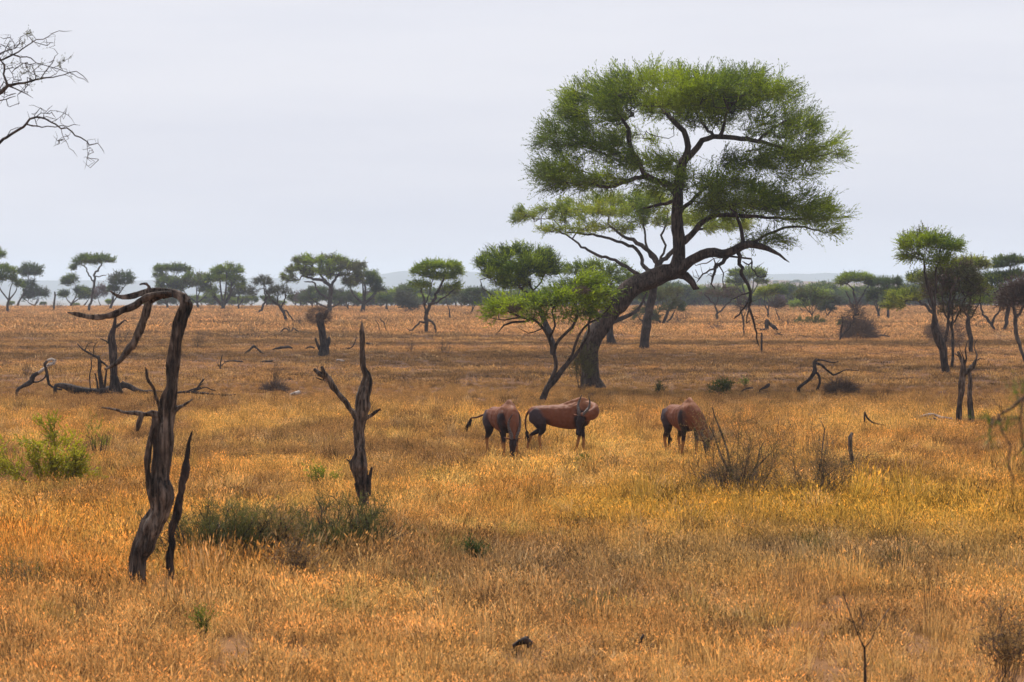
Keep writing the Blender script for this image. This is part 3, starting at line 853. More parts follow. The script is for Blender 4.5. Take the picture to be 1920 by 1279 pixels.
antelope((943, 864), 59.0, yaw_of(math.radians(19)),
    [('f', -1, 0, (.42, .36), (.42, 0), .45), ('f', 1, 0, (.50, .37), (.52, 0), .55), ('h', -1, -.50, (-.66, .40), (-.62, 0), -.57), ('h', 1, -.42, (-.44, .40), (-.36, 0), -.31)],
    [(.66, -.02, .90), (.80, -.05, .72), (.88, -.08, .56)], (.93, -.10, .46), (.93, -.12, .06), (1, 0, .15),
    [(-.74, 0, .94), (-.82, -.14, .90), (-.86, -.30, .84), (-.88, -.40, .83), (-.88, -.46, .76)],
    'leftmost of three antelopes, grazing head down, its dark tail swung out to the left', 3, 1.0)
antelope((1056, 853), 61.0, yaw_of(math.radians(84)),
    [('f', -1, 0, (.46, .36), (.46, 0), .49), ('f', 1, 0, (.34, .37), (.26, 0), .29), ('h', -1, -.44, (-.52, .40), (-.50, 0), -.46), ('h', 1, -.52, (-.74, .38), (-.80, 0), -.76)],
    [(.64, -.06, .98), (.70, -.24, .93), (.60, -.40, .88)], (.44, -.48, .84), (.36, -.60, .47), (-.1, -1, .2),
    [(-.75, 0, .96), (-.82, 0, .84), (-.84, 0, .66), (-.82, 0, .52), (-.79, -.02, .46)],
    'middle antelope of three, standing side on with its head turned back', 5, .97, hornback=0.1)
antelope((1280, 862), 60.0, yaw_of(math.radians(18)),
    [('f', -1, 0, (.34, .36), (.22, 0), .26), ('f', 1, 0, (.46, .37), (.44, 0), .47), ('h', -1, -.50, (-.68, .40), (-.62, 0), -.57), ('h', 1, -.46, (-.56, .40), (-.50, 0), -.46)],
    [(.66, .04, .88), (.78, .10, .68), (.84, .15, .50)], (.88, .18, .40), (.86, .20, .00), (1, 0, -.1),
    [(-.75, 0, .94), (-.81, 0, .82), (-.80, 0, .64), (-.78, 0, .50), (-.77, 0, .42)],
    'rightmost antelope of three, grazing beside the dry thorny shrub', 8, 1.03, hornback=0.45)

# ------------------------------------------------------------------ the big umbrella tree and its neighbours
acacia('umbrella_acacia', (1112, 729),
    [(1250, 178, 170, 42, 0, 4.6, 1.1), (1370, 178, 108, 42, -1, 4.4), (1125, 210, 88, 52, 0, 3.8), (1062, 262, 62, 52, 0.5, 3.0), (1050, 315, 52, 36, -1, 2.4),
     (1458, 240, 68, 46, 0, 3.6), (1525, 288, 52, 32, 0, 2.6), (1440, 290, 62, 22, -1, 2.0, .8), (1090, 338, 85, 26, -1.5, 2.6), (1300, 345, 110, 28, 0, 3.0, .75), (1230, 312, 60, 20, 1, 2.4, .5), (1165, 300, 50, 22, -1, 2.2, .8), (1470, 322, 70, 14, 0, 2.0, .3), (1400, 306, 66, 20, .5, 2.2, .9), (1120, 268, 60, 24, 0, 2.6, .9), (1300, 205, 110, 24, 0, 3.5, .8), (1395, 378, 105, 36, 0, 3.6, .9),
     (1498, 405, 74, 34, 0, 3.0), (1345, 395, 70, 24, 1, 2.6, .6), (1540, 430, 34, 12, 0, 1.2, .7), (1240, 300, 60, 14, 1, 2.2, .4), (1430, 448, 60, 14, 0, 1.6, .4), (1210, 252, 70, 16, 3, 1.6, .4), (1330, 228, 70, 16, 2, 2.2, .7)],
    limbs=[[(1112, 728, 42), (1108, 712, 36), (1107, 690, 33), (1107, 655, 34), (1122, 622, 35), (1150, 580, 35), (1186, 541, 34), (1232, 517, 33), (1262, 508, 32)],
           [(1150, 580, 40), (1186, 541, 30)],
           [(1262, 510, 34), (1274, 480, 22), (1271, 430, 21), (1269, 380, 20), (1272, 340, 20), (1282, 300, 18)],
           [(1282, 300, 12), (1291, 274, 11), (1281, 246, 10), (1262, 226, 9), (1245, 206, 7, 1), (1225, 186, 4, 2)],
           [(1282, 302, 13), (1300, 284, 12), (1316, 264, 11), (1338, 257, 10), (1378, 259, 10, -.4), (1420, 264, 8, -1), (1465, 278, 6, -1), (1510, 298, 4, -1)],
           [(1338, 257, 7), (1325, 240, 5, 1), (1310, 218, 4, 2), (1300, 195, 3, 2)], [(1352, 257, 8), (1358, 235, 6), (1366, 205, 4, -1), (1385, 185, 3, -2)],
           [(1420, 264, 5, -1), (1450, 240, 4, 0), (1480, 225, 3, 0)],
           [(1271, 362, 13), (1252, 346, 12), (1228, 336, 11, -.5), (1208, 326, 10, -1), (1201, 308, 9, -1), (1186, 285, 9, -1), (1180, 262, 9, -1), (1177, 240, 7, -1), (1160, 215, 5, -1), (1135, 195, 3, -1)],
           [(1180, 280, 5, -1), (1150, 290, 4, -1), (1115, 282, 3, -.5), (1085, 270, 3, 0)],
           [(1228, 336, 8, -.5), (1200, 333, 8, -1), (1172, 342, 7, -1.5), (1150, 350, 6, -1.5), (1115, 346, 5, -1.5), (1075, 345, 3, -1.5)],
           [(1270, 372, 8), (1240, 384, 6, 1), (1205, 390, 4, 1)], [(1269, 400, 8), (1305, 370, 7, 1), (1330, 345, 5, 1), (1345, 330, 4, 1)],
           [(1272, 462, 13), (1296, 440, 11), (1318, 415, 10), (1345, 403, 9), (1400, 405, 7), (1450, 408, 5), (1510, 410, 3)],
           [(1264, 512, 26), (1288, 494, 20, -.3), (1305, 482, 19, -.6), (1330, 473, 18, -.8), (1362, 475, 16, -1), (1385, 464, 15, -1), (1405, 458, 14, -1), (1440, 466, 9, -1), (1462, 478, 5, -1), (1480, 492, 2.5, -1)],
           [(1392, 464, 8, -1), (1391, 445, 7, -1), (1388, 420, 6, -1), (1380, 400, 4, -1)],
           [(1405, 458, 6, -1), (1440, 440, 5, 0), (1485, 425, 4, 0), (1535, 432, 2.5, 0)],
           [(1266, 508, 22), (1288, 517, 15), (1297, 528, 12), (1305, 541, 10), (1311, 541, 6)]],
    col='bright', mixcol='mid', n=1750, density=1.0, seed=2, up=0.45, w=30, bark='bark', label='tallest tree, broad rounded umbrella acacia with a leaning dark trunk', twig_up=0.02, extra_bare=1.3, spraylen=1.5)

def twigs(label_parts, d, limbs, rng, minr):
    pass

# dead branches that hang from the low limb: part of the big tree
def hang_from(root_name, ref_d, limbs, extra, seed):
    root = bpy.data.objects[root_name]; rng = np.random.default_rng(seed); mpp = ref_d / FPX
    sk = Skel(rng, 0.010)
    for L in limbs:
        rows = [[*P(q[0], q[1], ref_d + (q[3] if len(q) > 3 else 0)), max(q[2] * mpp * .5, .008)] for q in L]
        sk.limb(rows, step=.15, jit=.02)
    A = np.array([[*P(e[0] + rng.uniform(-e[2], e[2]), e[1] + rng.uniform(-e[3], e[3]), ref_d + rng.uniform(-.4, .4))] for e in extra for _ in range(e[4])])
    sk.grow(A, step=.18, wander=.25, up=-.05); sk.finish(.45, .03)
    mb = MB(); sk.mesh(mb, sides=(8, 5, 4), thick=.05, groove=.2)
    mb.obj('dead_branch', M['dead_dark'], root, np.array(root.location))
hd_ = G(1112, 729)[1] - 1
hang_from('umbrella_acacia', hd_, [[(1384, 474, 8), (1388, 495, 7), (1391, 515, 7), (1400, 532, 6), (1407, 548, 6), (1407, 575, 5), (1412, 600, 4), (1419, 625, 3), (1424, 650, 2)],
     [(1406, 560, 4), (1395, 575, 3.5), (1385, 590, 3.5), (1376, 598, 3)], [(1407, 562, 3), (1402, 590, 3), (1400, 606, 2)], [(1407, 545, 3), (1385, 556, 2), (1368, 562, 1.5)]],
     [(1405, 575, 22, 30, 16), (1420, 625, 14, 25, 10)], 3)
hang_from('umbrella_acacia', hd_, [[(1364, 480, 9), (1355, 492, 7), (1342, 498, 6), (1338, 510, 5), (1336, 525, 4), (1332, 533, 3), (1340, 541, 2)], [(1350, 497, 4), (1330, 507, 3), (1318, 515, 3), (1306, 530, 2)],
     [(1354, 500, 2.5), (1355, 520, 2), (1355, 540, 1.5)], [(1405, 480, 4), (1410, 492, 3.5), (1405, 496, 3), (1392, 490, 3)], [(1407, 494, 3), (1415, 510, 2.5), (1425, 520, 2)], [(1345, 485, 3), (1325, 492, 2), (1305, 498, 1.5)]],
     [(1325, 500, 28, 22, 34), (1345, 520, 25, 22, 14), (1420, 505, 20, 20, 8)], 4)

acacia('fan_acacia', (1207, 656),
    [(1130, 392, 120, 30, 0, 4.5, 1.2), (1185, 375, 90, 24, 0, 4), (1020, 402, 62, 24, 0, 2.6), (1062, 428, 66, 16, -1, 2.6), (985, 408, 36, 18, 0, 1.6), (1250, 410, 90, 28, 0, 4), (1345, 420, 70, 22, 0, 3.4), (1150, 425, 60, 16, 0, 3, .6)],
    limbs=[[(1207, 654, 18), (1211, 620, 17), (1218, 580, 15), (1226, 540, 14), (1228, 515, 13)],
           [(1228, 520, 11), (1231, 495, 9), (1222, 475, 8), (1195, 455, 7), (1165, 440, 5), (1140, 420, 4)],
           [(1228, 515, 9), (1208, 500, 7, 1), (1200, 480, 6, 1), (1186, 462, 6, 1), (1150, 450, 5, 1), (1120, 442, 5, 1), (1085, 438, 4, 1), (1060, 436, 3, 1)],
           [(1226, 535, 9), (1190, 510, 7, -1), (1160, 492, 6, -1), (1120, 478, 5, -1), (1090, 462, 4, -1), (1072, 448, 3, -1), (1040, 430, 3, -1)],
           [(1230, 500, 8), (1255, 478, 8), (1280, 450, 6), (1310, 432, 5), (1340, 425, 4)], [(1231, 495, 6), (1214, 470, 5, 1), (1210, 440, 4, 1), (1205, 410, 3, 1)],
           [(1235, 490, 5), (1248, 460, 4), (1240, 440, 4), (1250, 420, 3)]],
    col='lime', mixcol='bright', n=620, density=1.1, seed=4, up=0.35, w=15, label='fan shaped yellow green acacia right behind the tallest tree, its limbs spreading to the left')

acacia('mushroom_acacia', (1037, 668), [(978, 492, 80, 34, 0, 2.2, 1.2), (955, 515, 55, 22, -1, 1.6), (1005, 505, 50, 20, 0, 1.8), (965, 530, 42, 14, 0, 1.4)],
    limbs=[[(1037, 668, 12), (1034, 640, 11), (1025, 612, 10), (1012, 580, 8), (990, 555, 7), (970, 535, 5), (955, 518, 4)], [(1012, 580, 6), (1005, 555, 5), (992, 530, 4), (985, 505, 3)],
           [(990, 555, 4), (1008, 535, 3), (1025, 510, 2)], [(1012, 580, 4), (960, 568, 3), (930, 558, 3), (905, 540, 2), (900, 525, 2)]],
    col='bright', mixcol='dark', n=420, density=1.45, seed=6, w=11, up=.8, label='dome shaped dark acacia tree on a thin stem left of the tallest tree')

acacia('leaning_acacia', (1015, 757), [(962, 574, 52, 12, 0, 1.0, .9), (1010, 570, 45, 13, 0, 1.1), (1060, 560, 50, 16, 0, 1.3), (1100, 550, 46, 18, .4, 1.4, 1.1), (1132, 548, 28, 15, .6, 1.0, .8), (925, 588, 20, 10, 0, .5, .7), (1080, 585, 40, 12, 0, .9, .7), (1098, 528, 36, 14, .5, 1.0, 1.0), (1010, 590, 30, 12, 0, .8, .6), (1118, 572, 26, 12, .3, .9, .6)],
    limbs=[[(1015, 756, 13), (1027, 728, 12), (1043, 708, 11), (1058, 690, 10), (1070, 676, 7), (1088, 655, 6), (1100, 632, 5), (1105, 605, 4), (1112, 580, 3)],
           [(1022, 735, 8), (1033, 712, 7), (1041, 690, 7), (1038, 662, 6), (1030, 635, 6), (1018, 615, 5), (1000, 600, 4), (975, 595, 4), (955, 585, 3)],
           [(1058, 690, 6), (1073, 665, 5), (1080, 640, 5), (1095, 615, 4), (1130, 590, 3), (1150, 565, 2)], [(1036, 655, 6), (1050, 635, 5), (1072, 615, 5), (1085, 590, 4), (1082, 575, 3)],
           [(1030, 635, 4), (1040, 610, 4), (1035, 585, 3)], [(1000, 600, 4), (960, 606, 4), (945, 612, 3), (930, 628, 2)], [(1018, 615, 3), (990, 625, 2), (972, 615, 1.5)], [(975, 595, 3), (935, 600, 2), (915, 595, 1.5)]],
    col='bright', mixcol='mid', n=430, density=.40, bare=.2, seed=8, w=9, up=.3, bark='bark', label='small low acacia with a leaning forked stem standing behind the antelopes', extra_bare=2.2, leafk=1.1)

acacia('acacia_tree', (1147, 645), [(1118, 505, 68, 20, 0, 2.2, 1.2), (1160, 522, 60, 16, 0, 2.2), (1075, 530, 34, 14, 0, 1.4), (1195, 540, 40, 14, 0, 1.4, .7)], col='bright', mixcol='mid', n=190, density=1.1, seed=9, w=14,
    label='flat green acacia half hidden behind the leaning trunk of the tallest tree')
acacia('acacia_tree', (1243, 612), [(1225, 552, 52, 16, 0, 3), (1258, 575, 28, 24, 0, 1.8), (1212, 590, 32, 20, 0, 1.8), (1262, 545, 22, 14, 0, 1.6)], col='olive', mixcol='dark', n=150, density=1.1, seed=10, w=11,
    label='low olive green acacia under the leaning trunk, its crown near the ground')
for q_ in ((941, 862), (1056, 851), (1284, 860)):
    g_ = G(*q_); TRIM.append((g_[0], g_[1] - 1.2, 1.0, .62))
tag(shrub('shrub', (1090, 729), 38, 95, 'slender green bush growing against the foot of the leaning trunk', stems=12, leaves=500, col='olive', seed=3, splay=.8))

# ------------------------------------------------------------------ trees of the middle distance (placed left to right)
T = lambda *a, **k: acacia('acacia_tree', *a, **k)
T((15, 588), [(8, 516, 34, 22), (30, 530, 16, 14)], col='mid', n=90, seed=21, w=5, label='dense green acacia cut by the left edge of the view', fork=.55)
T((-18, 586), [(-14, 476, 26, 10)], col='mid', n=50, seed=22, w=5, label='taller acacia whose crown tip reaches in above the tree at the left edge')
T((31, 577), [(58, 507, 26, 16), (50, 530, 18, 14)], col='dark', n=90, seed=23, w=4, label='round crowned acacia, second tree from the left edge', fork=.5)
T((68, 576), [(68, 549, 26, 15), (50, 558, 12, 10)], col='grey', mixcol='dark', n=70, seed=24, w=4, bare=.3, label='low grey green acacia beside the round crowned one at the left')
T((133, 578), [(132, 526, 18, 14), (152, 545, 16, 12), (122, 550, 12, 10)], col='mid', mixcol='dark', n=90, seed=25, w=4.5, label='small acacia with two leaf clumps right of the grey snag at the left')
T((157, 576), [(163, 552, 18, 12)], col='dark', n=40, seed=26, w=4, label='low dark bushy acacia between the two clump tree and the tall slender one')
T((167, 586), [(176, 486, 38, 10), (150, 492, 12, 6), (142, 500, 10, 5)], limbs=[[(167, 585, 5), (171, 565, 4.5), (174, 545, 4), (177, 525, 4), (178, 513, 3.5), (187, 503, 3), (190, 492, 2)], [(175, 530, 3), (165, 512, 2.5), (160, 500, 2), (150, 495, 1.5)], [(178, 518, 2), (195, 518, 1.5), (200, 514, 1)]],
  col='mid', n=100, seed=27, w=4, label='tall slender acacia with a flat top rising above the left treeline')
T((188, 577), [(189, 547, 14, 20)], col='pink', n=50, seed=28, w=3, bare=.5, density=.6, label='small leafless purplish tree beside the tall slender acacia')
T((205, 582), [(228, 525, 26, 20), (215, 540, 16, 10)], col='grey', mixcol='dark', n=110, seed=29, w=5, bare=.35, density=.8, label='sparse grey green round tree just left of the arched dead snag')
T((281, 579), [(320, 502, 36, 7), (302, 514, 16, 7)], col='dark', mixcol='mid', n=90, seed=30, w=5, label='flat topped dark acacia peeking over the arched dead snag')
T((315, 580), [(318, 532, 28, 18), (300, 545, 16, 14)], col='mid', mixcol='grey', n=90, seed=31, w=5, label='bushy acacia directly right of the arch of the snag')
T((372, 580), [(366, 526, 30, 18), (345, 535, 18, 16), (385, 540, 18, 12)], col='mid', mixcol='olive', n=120, seed=32, w=5, label='broad bushy acacia left of the one with a bright green top')
T((417, 583), [(424, 506, 32, 12), (415, 520, 42, 10), (445, 532, 22, 12), (400, 545, 16, 12)], col='bright', mixcol='mid', n=170, seed=33, w=8, label='stout acacia with a bright green flat top in the left treeline', fork=.3, bare=.1)
T((448, 582), [(445, 545, 24, 18)], col='grey', n=70, seed=34, w=4, bare=.5, density=.7, label='grey half bare tree behind the stout bright topped acacia')
T((488, 589), [(492, 528, 18, 12), (505, 545, 14, 12), (478, 548, 14, 16)], limbs=[[(481, 590, 4), (492, 578, 4), (498, 560, 3), (495, 540, 2.5)], [(497, 565, 3), (508, 550, 2)]], col='olive', mixcol='grey', n=90, seed=35, w=4, bare=.4, density=.6,
  label='thin half leafless tree with a bent foot left of the leaning bare tree')
T((537, 607), [(528, 545, 18, 16), (515, 560, 12, 10), (545, 552, 10, 16)], limbs=[[(537, 606, 6), (534, 590, 5.5), (526, 576, 5), (512, 564, 4), (502, 550, 2.5), (496, 535, 1.5)], [(527, 578, 3), (534, 562, 2.5), (535, 545, 1.5)], [(535, 580, 3), (545, 594, 2.5), (556, 606, 2)], [(520, 570, 2.5), (522, 550, 2)]],
  col='grey', n=90, seed=36, w=4, bare=.85, density=.4, bark='bark', label='leaning bare tree with a fallen limb propped on its right side')
T((617, 590), [(605, 488, 58, 14, 0, 4), (580, 505, 50, 12, 0, 4), (640, 500, 46, 16, 0, 4), (548, 520, 24, 10, 0, 2), (660, 520, 26, 16, 0, 2.5), (608, 512, 55, 12, 0, 3)],
  limbs=[[(617, 590, 9), (619, 565, 8), (620, 545, 7), (612, 530, 6), (595, 524, 5), (570, 518, 4)], [(620, 550, 6), (624, 530, 5), (635, 515, 4)], [(619, 560, 4), (598, 548, 3.5), (588, 530, 3), (570, 528, 2)], [(612, 530, 4), (600, 512, 3), (600, 495, 2)]],
  col='bright', mixcol='olive', n=320, seed=37, w=8, bare=.12, density=1.0, label='widest flat topped umbrella acacia in the left treeline, above the stump with the twig ball', extra_bare=1.2)
T((615, 583), [(600, 552, 40, 16, 2, 3), (640, 556, 24, 16, 0, 2)], col='dark', mixcol='grey', n=90, seed=38, w=5, bare=.2, label='dark shrubby tree under the widest umbrella acacia at the left')
T((680, 588), [(685, 515, 26, 8), (700, 528, 22, 9), (660, 528, 22, 10), (705, 540, 16, 7)], col='dark', mixcol='mid', n=140, seed=39, w=8, label='dark acacia with a stout trunk standing just right of the widest umbrella acacia')
T((655, 582), [(645, 555, 26, 14)], col='grey', mixcol='dark', n=60, seed=40, w=4, bare=.2, label='low dark tree between two umbrella acacias left of the centre')
T((726, 583), [(722, 560, 12, 7)], col='dark', n=30, seed=41, w=5, label='small bent dark tree standing alone against the blue hills')
T((755, 588), [(757, 562, 16, 22), (770, 570, 16, 14)], col='grey', n=90, seed=42, w=3, bare=.5, label='dark leafless bush tree left of the bright green vase shaped acacia')
T((800, 626), [(825, 497, 44, 10, 0, 2, 1.2), (795, 508, 26, 16, 0, 1.4, 1.2), (855, 508, 18, 10, 0, 1.2), (790, 530, 24, 16, 0, 1.2, .9), (848, 535, 22, 10, 0, 1.2, .5), (825, 515, 36, 10, 0, 1.6)],
  limbs=[[(800, 625, 7), (799, 605, 7), (800, 590, 6.5), (808, 572, 6), (818, 552, 5), (828, 530, 4), (838, 512, 2.5)], [(800, 592, 5), (795, 570, 4), (792, 548, 3), (785, 530, 2)], [(808, 572, 3), (825, 562, 3), (845, 548, 2), (862, 535, 1)], [(797, 575, 2.5), (805, 550, 2), (812, 525, 1.5)],
         [(799, 606, 4), (788, 604, 3.5), (780, 612, 3.5), (773, 620, 3), (762, 615, 1.5)], [(802, 600, 4), (812, 605, 3.5), (816, 615, 3.5), (817, 626, 4)]],
  col='bright', n=260, seed=43, w=6, density=1.15, up=.6, label='vase shaped bright green acacia with elbowed dead limbs at its foot, centre left', extra_bare=.8)
T((843, 600), [(842, 545, 20, 12)], col='olive', n=50, seed=44, w=3, bare=.4, label='thin olive tree right behind the vase shaped acacia')
T((883, 590), [(880, 560, 22, 16), (895, 545, 22, 8)], col='grey', mixcol='dark', n=80, seed=45, w=4, bare=.4, label='low dark bush tree under the dome shaped acacia')
T((1345, 603), [(1345, 548, 38, 6), (1375, 552, 26, 6), (1365, 540, 22, 5)], limbs=[[(1345, 602, 5), (1344, 590, 5), (1342, 575, 3), (1328, 560, 2.5), (1318, 550, 1.5)], [(1345, 590, 3.5), (1358, 575, 3), (1372, 562, 2), (1385, 552, 1.5)], [(1342, 575, 2.5), (1346, 560, 2), (1345, 548, 1.5)]],
  col='olive', mixcol='brown', n=110, seed=46, w=4, bare=.45, density=.6, label='thin flat topped half bare tree with a Y shaped trunk seen below the low limb')
T((1400, 586), [(1402, 512, 36, 11), (1425, 525, 16, 8), (1385, 525, 22, 9)], col='bright', mixcol='dark', n=130, seed=47, w=6, label='dark green rounded acacia behind the dangling dead branch')
T((1394, 628), [(1392, 572, 16, 16)], limbs=[[(1394, 627, 3.5), (1394, 605, 3), (1391, 590, 3), (1388, 575, 2)], [(1393, 600, 2), (1398, 585, 1.5)]], col='brown', n=40, seed=48, w=3, bare=.9, density=.3, label='slim bare sapling tree beside the tip of the dangling dead branch')
T((1440, 600), [(1448, 545, 26, 12), (1432, 548, 16, 12)], col='lime', mixcol='mid', n=100, seed=49, w=4, label='light green rounded tree right of the dangling dead branch')
T((1450, 606), [(1458, 570, 18, 18)], col='brown', n=60, seed=50, w=4, bare=.75, density=.5, label='brown leafless tree rising from the leaning log', lean=.5)
T((1523, 602), [(1520, 548, 30, 10), (1505, 552, 22, 7), (1540, 556, 20, 8), (1522, 565, 20, 12)], col='olive', mixcol='mid', n=120, seed=51, w=3, bare=.25, label='olive umbrella acacia with thin straight stems above the low bushes at the right')
T((1508, 588), [(1498, 568, 18, 8)], col='bright', n=30, seed=52, w=3, label='small bright green tree just left of the olive umbrella acacia')
T((1548, 600), [(1560, 562, 18, 10), (1550, 575, 16, 8)], col='dark', mixcol='grey', n=60, seed=53, w=4.5, label='dark bushy tree with a curved trunk right of the olive umbrella acacia')
T((1606, 600), [(1605, 520, 36, 9, 0, 3, 1.3), (1583, 528, 18, 9), (1630, 528, 18, 8)], limbs=[[(1606, 600, 6), (1606, 580, 5), (1604, 560, 4), (1598, 540, 3)], [(1606, 585, 4), (1594, 565, 3), (1585, 545, 2)], [(1605, 575, 3.5), (1616, 555, 3), (1628, 538, 2)]],
  col='bright', mixcol='mid', n=190, seed=54, w=5, density=1.2, bare=.1, label='flat topped green acacia with a comb of bare branches beneath, right of centre')
T((1592, 640), [(1605, 585, 20, 26), (1590, 600, 16, 18)], limbs=[[(1575, 643, 4), (1576, 625, 3.5), (1579, 605, 3), (1577, 590, 2)], [(1576, 632, 4), (1588, 618, 3.5), (1600, 604, 3), (1604, 588, 2)], [(1586, 620, 2), (1592, 605, 1.5)]],
  col='brown', n=90, seed=55, w=3, bare=.9, density=.35, label='forked bare tree standing in front of the dark twiggy brush heap')
T((1647, 600), [(1645, 530, 22, 12), (1658, 545, 22, 14), (1640, 555, 18, 14)], col='dark', mixcol='mid', n=110, seed=56, w=5, label='dark acacia, left one of two trunks side by side near the right')
T((1662, 601), [(1672, 528, 26, 9), (1672, 548, 20, 14)], col='dark', n=90, seed=57, w=6, label='dark acacia, right one of two trunks side by side near the right')
T((1742, 634), [(1695, 556, 42, 18, 0, 2), (1722, 522, 30, 14, 0, 1.6), (1680, 570, 26, 8, 0, 1.4), (1745, 545, 30, 18, 0, 1.6)], limbs=[[(1758, 640, 9), (1757, 610, 8), (1752, 590, 7), (1735, 572, 5), (1712, 562, 4), (1690, 568, 3)], [(1752, 590, 5), (1740, 560, 4), (1728, 535, 3)]],
  col='lime', mixcol='dark', n=230, seed=58, w=7, density=1.1, label='yellow green wide acacia spreading left behind the tall tree at the right')
T((1773, 702), [(1735, 456, 46, 22, 0, 1.4, 1.2), (1782, 462, 24, 12, 0, 1), (1715, 478, 26, 14, 0, 1), (1760, 485, 30, 14, 0, 1, .8)],
  limbs=[[(1774, 700, 15), (1770, 680, 14), (1768, 655, 15), (1760, 635, 16), (1752, 615, 12), (1752, 595, 7), (1750, 570, 6), (1743, 545, 6), (1736, 520, 5), (1733, 498, 4), (1730, 480, 3)],
         [(1752, 598, 4), (1753, 560, 4), (1756, 530, 4), (1756, 505, 3), (1762, 485, 2)], [(1765, 650, 9), (1775, 625, 6), (1778, 600, 5), (1780, 570, 5), (1784, 545, 4), (1795, 525, 3)]],
  col='bright', mixcol='olive', n=260, seed=59, w=10, density=.62, up=.5, label='tall tree with a small green top on long bare stems, near the right edge', extra_bare=1.2)
T((1790, 690), [(1790, 520, 44, 34, 0, 1.6), (1765, 540, 36, 40, 0, 1.4), (1815, 540, 26, 40, 0, 1.2), (1790, 580, 34, 26, 0, 1.2, .6)], limbs=[[(1786, 690, 6), (1786, 640, 5), (1785, 600, 4), (1786, 565, 4), (1792, 540, 3)], [(1786, 620, 4), (1770, 580, 3), (1765, 545, 2)], [(1786, 610, 3), (1800, 585, 3), (1812, 555, 2)]],
  col='brown', mixcol='olive', n=460, seed=60, w=4, bare=.6, density=.9, label='brown leafless thicket tree tangled into the tall tree at the right', extra_bare=2.0)
T((1821, 662), [(1820, 495, 34, 12, 0, 1.4), (1828, 540, 24, 20, 0, 1.4)], limbs=[[(1821, 661, 8), (1818, 635, 9), (1816, 605, 8), (1818, 580, 5), (1820, 550, 4), (1818, 515, 3)], [(1817, 600, 4), (1808, 585, 3), (1806, 565, 2)], [(1817, 600, 4), (1830, 580, 3), (1838, 560, 2)]],
  col='olive', mixcol='lime', n=230, seed=61, w=6, bare=.3, density=.9, label='olive topped tree with a short dark trunk right of the tall tree at the right')
T((1862, 622), [(1850, 535, 34, 24, 0, 2), (1865, 520, 30, 14, 0, 2), (1845, 560, 26, 14, 0, 2)], limbs=[[(1868, 623, 4), (1860, 610, 5), (1850, 598, 5), (1842, 585, 4), (1838, 568, 3)], [(1860, 610, 5), (1866, 592, 4), (1874, 582, 3), (1880, 570, 2)]],
  col='bright', mixcol='dark', n=190, seed=62, w=6, density=1.1, label='bushy green acacia with a crooked branching trunk near the right edge')
T((1884, 622), [(1905, 486, 40, 9, 0, 3), (1915, 512, 42, 10, 0, 3), (1880, 495, 30, 8, 0, 2)], limbs=[[(1882, 622, 5), (1886, 605, 7), (1890, 580, 8), (1893, 555, 6), (1895, 520, 4)], [(1890, 575, 4), (1905, 550, 3), (1915, 525, 2)]],
  col='mid', mixcol='dark', n=190, seed=63, w=6, label='flat layered acacia whose crown runs out of the right edge of the view')
T((1924, 690), [(1905, 562, 32, 34, 0, 1.4), (1930, 548, 34, 30, 0, 1.4)], limbs=[[(1924, 690, 6), (1921, 672, 6), (1915, 655, 6), (1908, 635, 7), (1905, 615, 7), (1905, 595, 8), (1898, 578, 5), (1890, 560, 3)], [(1905, 598, 5), (1918, 580, 4), (1926, 560, 3)]],
  col='brown', mixcol='pink', n=330, seed=64, w=5, bare=.6, density=.9, bark='bark_pale', label='leafless pinkish brown tree on a crooked pale trunk cut by the right edge', extra_bare=1.5)

# ------------------------------------------------------------------ far treeline: a few forms, copied
protos = []
forms = [('mid', 'dark', [(0, -34, 22, 8), (-12, -26, 14, 8), (14, -27, 14, 7)]), ('bright', 'mid', [(0, -30, 24, 7), (8, -22, 16, 8)]), ('grey', 'dark', [(0, -26, 18, 14), (-8, -18, 14, 9)]),
         ('olive', 'bright', [(0, -28, 26, 10), (4, -18, 20, 9)]), ('pink', 'brown', [(0, -24, 18, 16)]), ('dark', 'grey', [(0, -22, 20, 14), (10, -14, 14, 10), (-12, -14, 14, 10)])]
def far_point(px, d):
    x = (px - 960) / FPX * d; return np.array([x, d, float(gz(x, d))])
FARLAB = 'small hazy acacia in the far treeline across the plain'
_G = G
for k, (c1, c2, pads) in enumerate(forms):
    d0 = 520.0; px0 = 400 + 230 * k
    fp = far_point(px0, d0)
    py0 = HOR + (CAMH - fp[2]) / d0 * FPX
    G = lambda px, py, fp=fp: fp.copy()
    root, sk, d = acacia('far_acacia', (px0, py0), [(px0 + q[0], py0 + q[1], q[2], q[3]) for q in pads], col=c1, mixcol=c2, n=70, seed=200 + k, w=4, density=.9, bare=.3 if c1 in ('grey', 'pink') else 0,
                   label=FARLAB, cat='tree', group='far treeline')
    protos.append(root)
G = _G
frng = np.random.default_rng(77)
first = set()
spots = []
for px in np.arange(560, 2000, 10): spots.append((px + frng.uniform(-8, 8), frng.uniform(500, 640), frng.uniform(.65, 1.05)))
for px in np.arange(1240, 2040, 14): spots.append((px + frng.uniform(-10, 10), frng.uniform(600, 850), frng.uniform(1.0, 1.55)))
for px in np.arange(290, 580, 17): spots.append((px + frng.uniform(-9, 9), frng.uniform(510, 620), frng.uniform(.5, .8)))
for px in np.arange(20, 290, 62): spots.append((px + frng.uniform(-9, 9), frng.uniform(540, 640), frng.uniform(.3, .45)))
for px in np.arange(1235, 1720, 21): spots.append((px + frng.uniform(-8, 8), frng.uniform(505, 545), frng.uniform(.85, 1.25)))
for px in np.arange(1800, 1960, 24): spots.append((px + frng.uniform(-8, 8), frng.uniform(505, 545), frng.uniform(.9, 1.3)))
for px in np.arange(640, 960, 26): spots.append((px + frng.uniform(-8, 8), frng.uniform(505, 545), frng.uniform(.55, .85)))
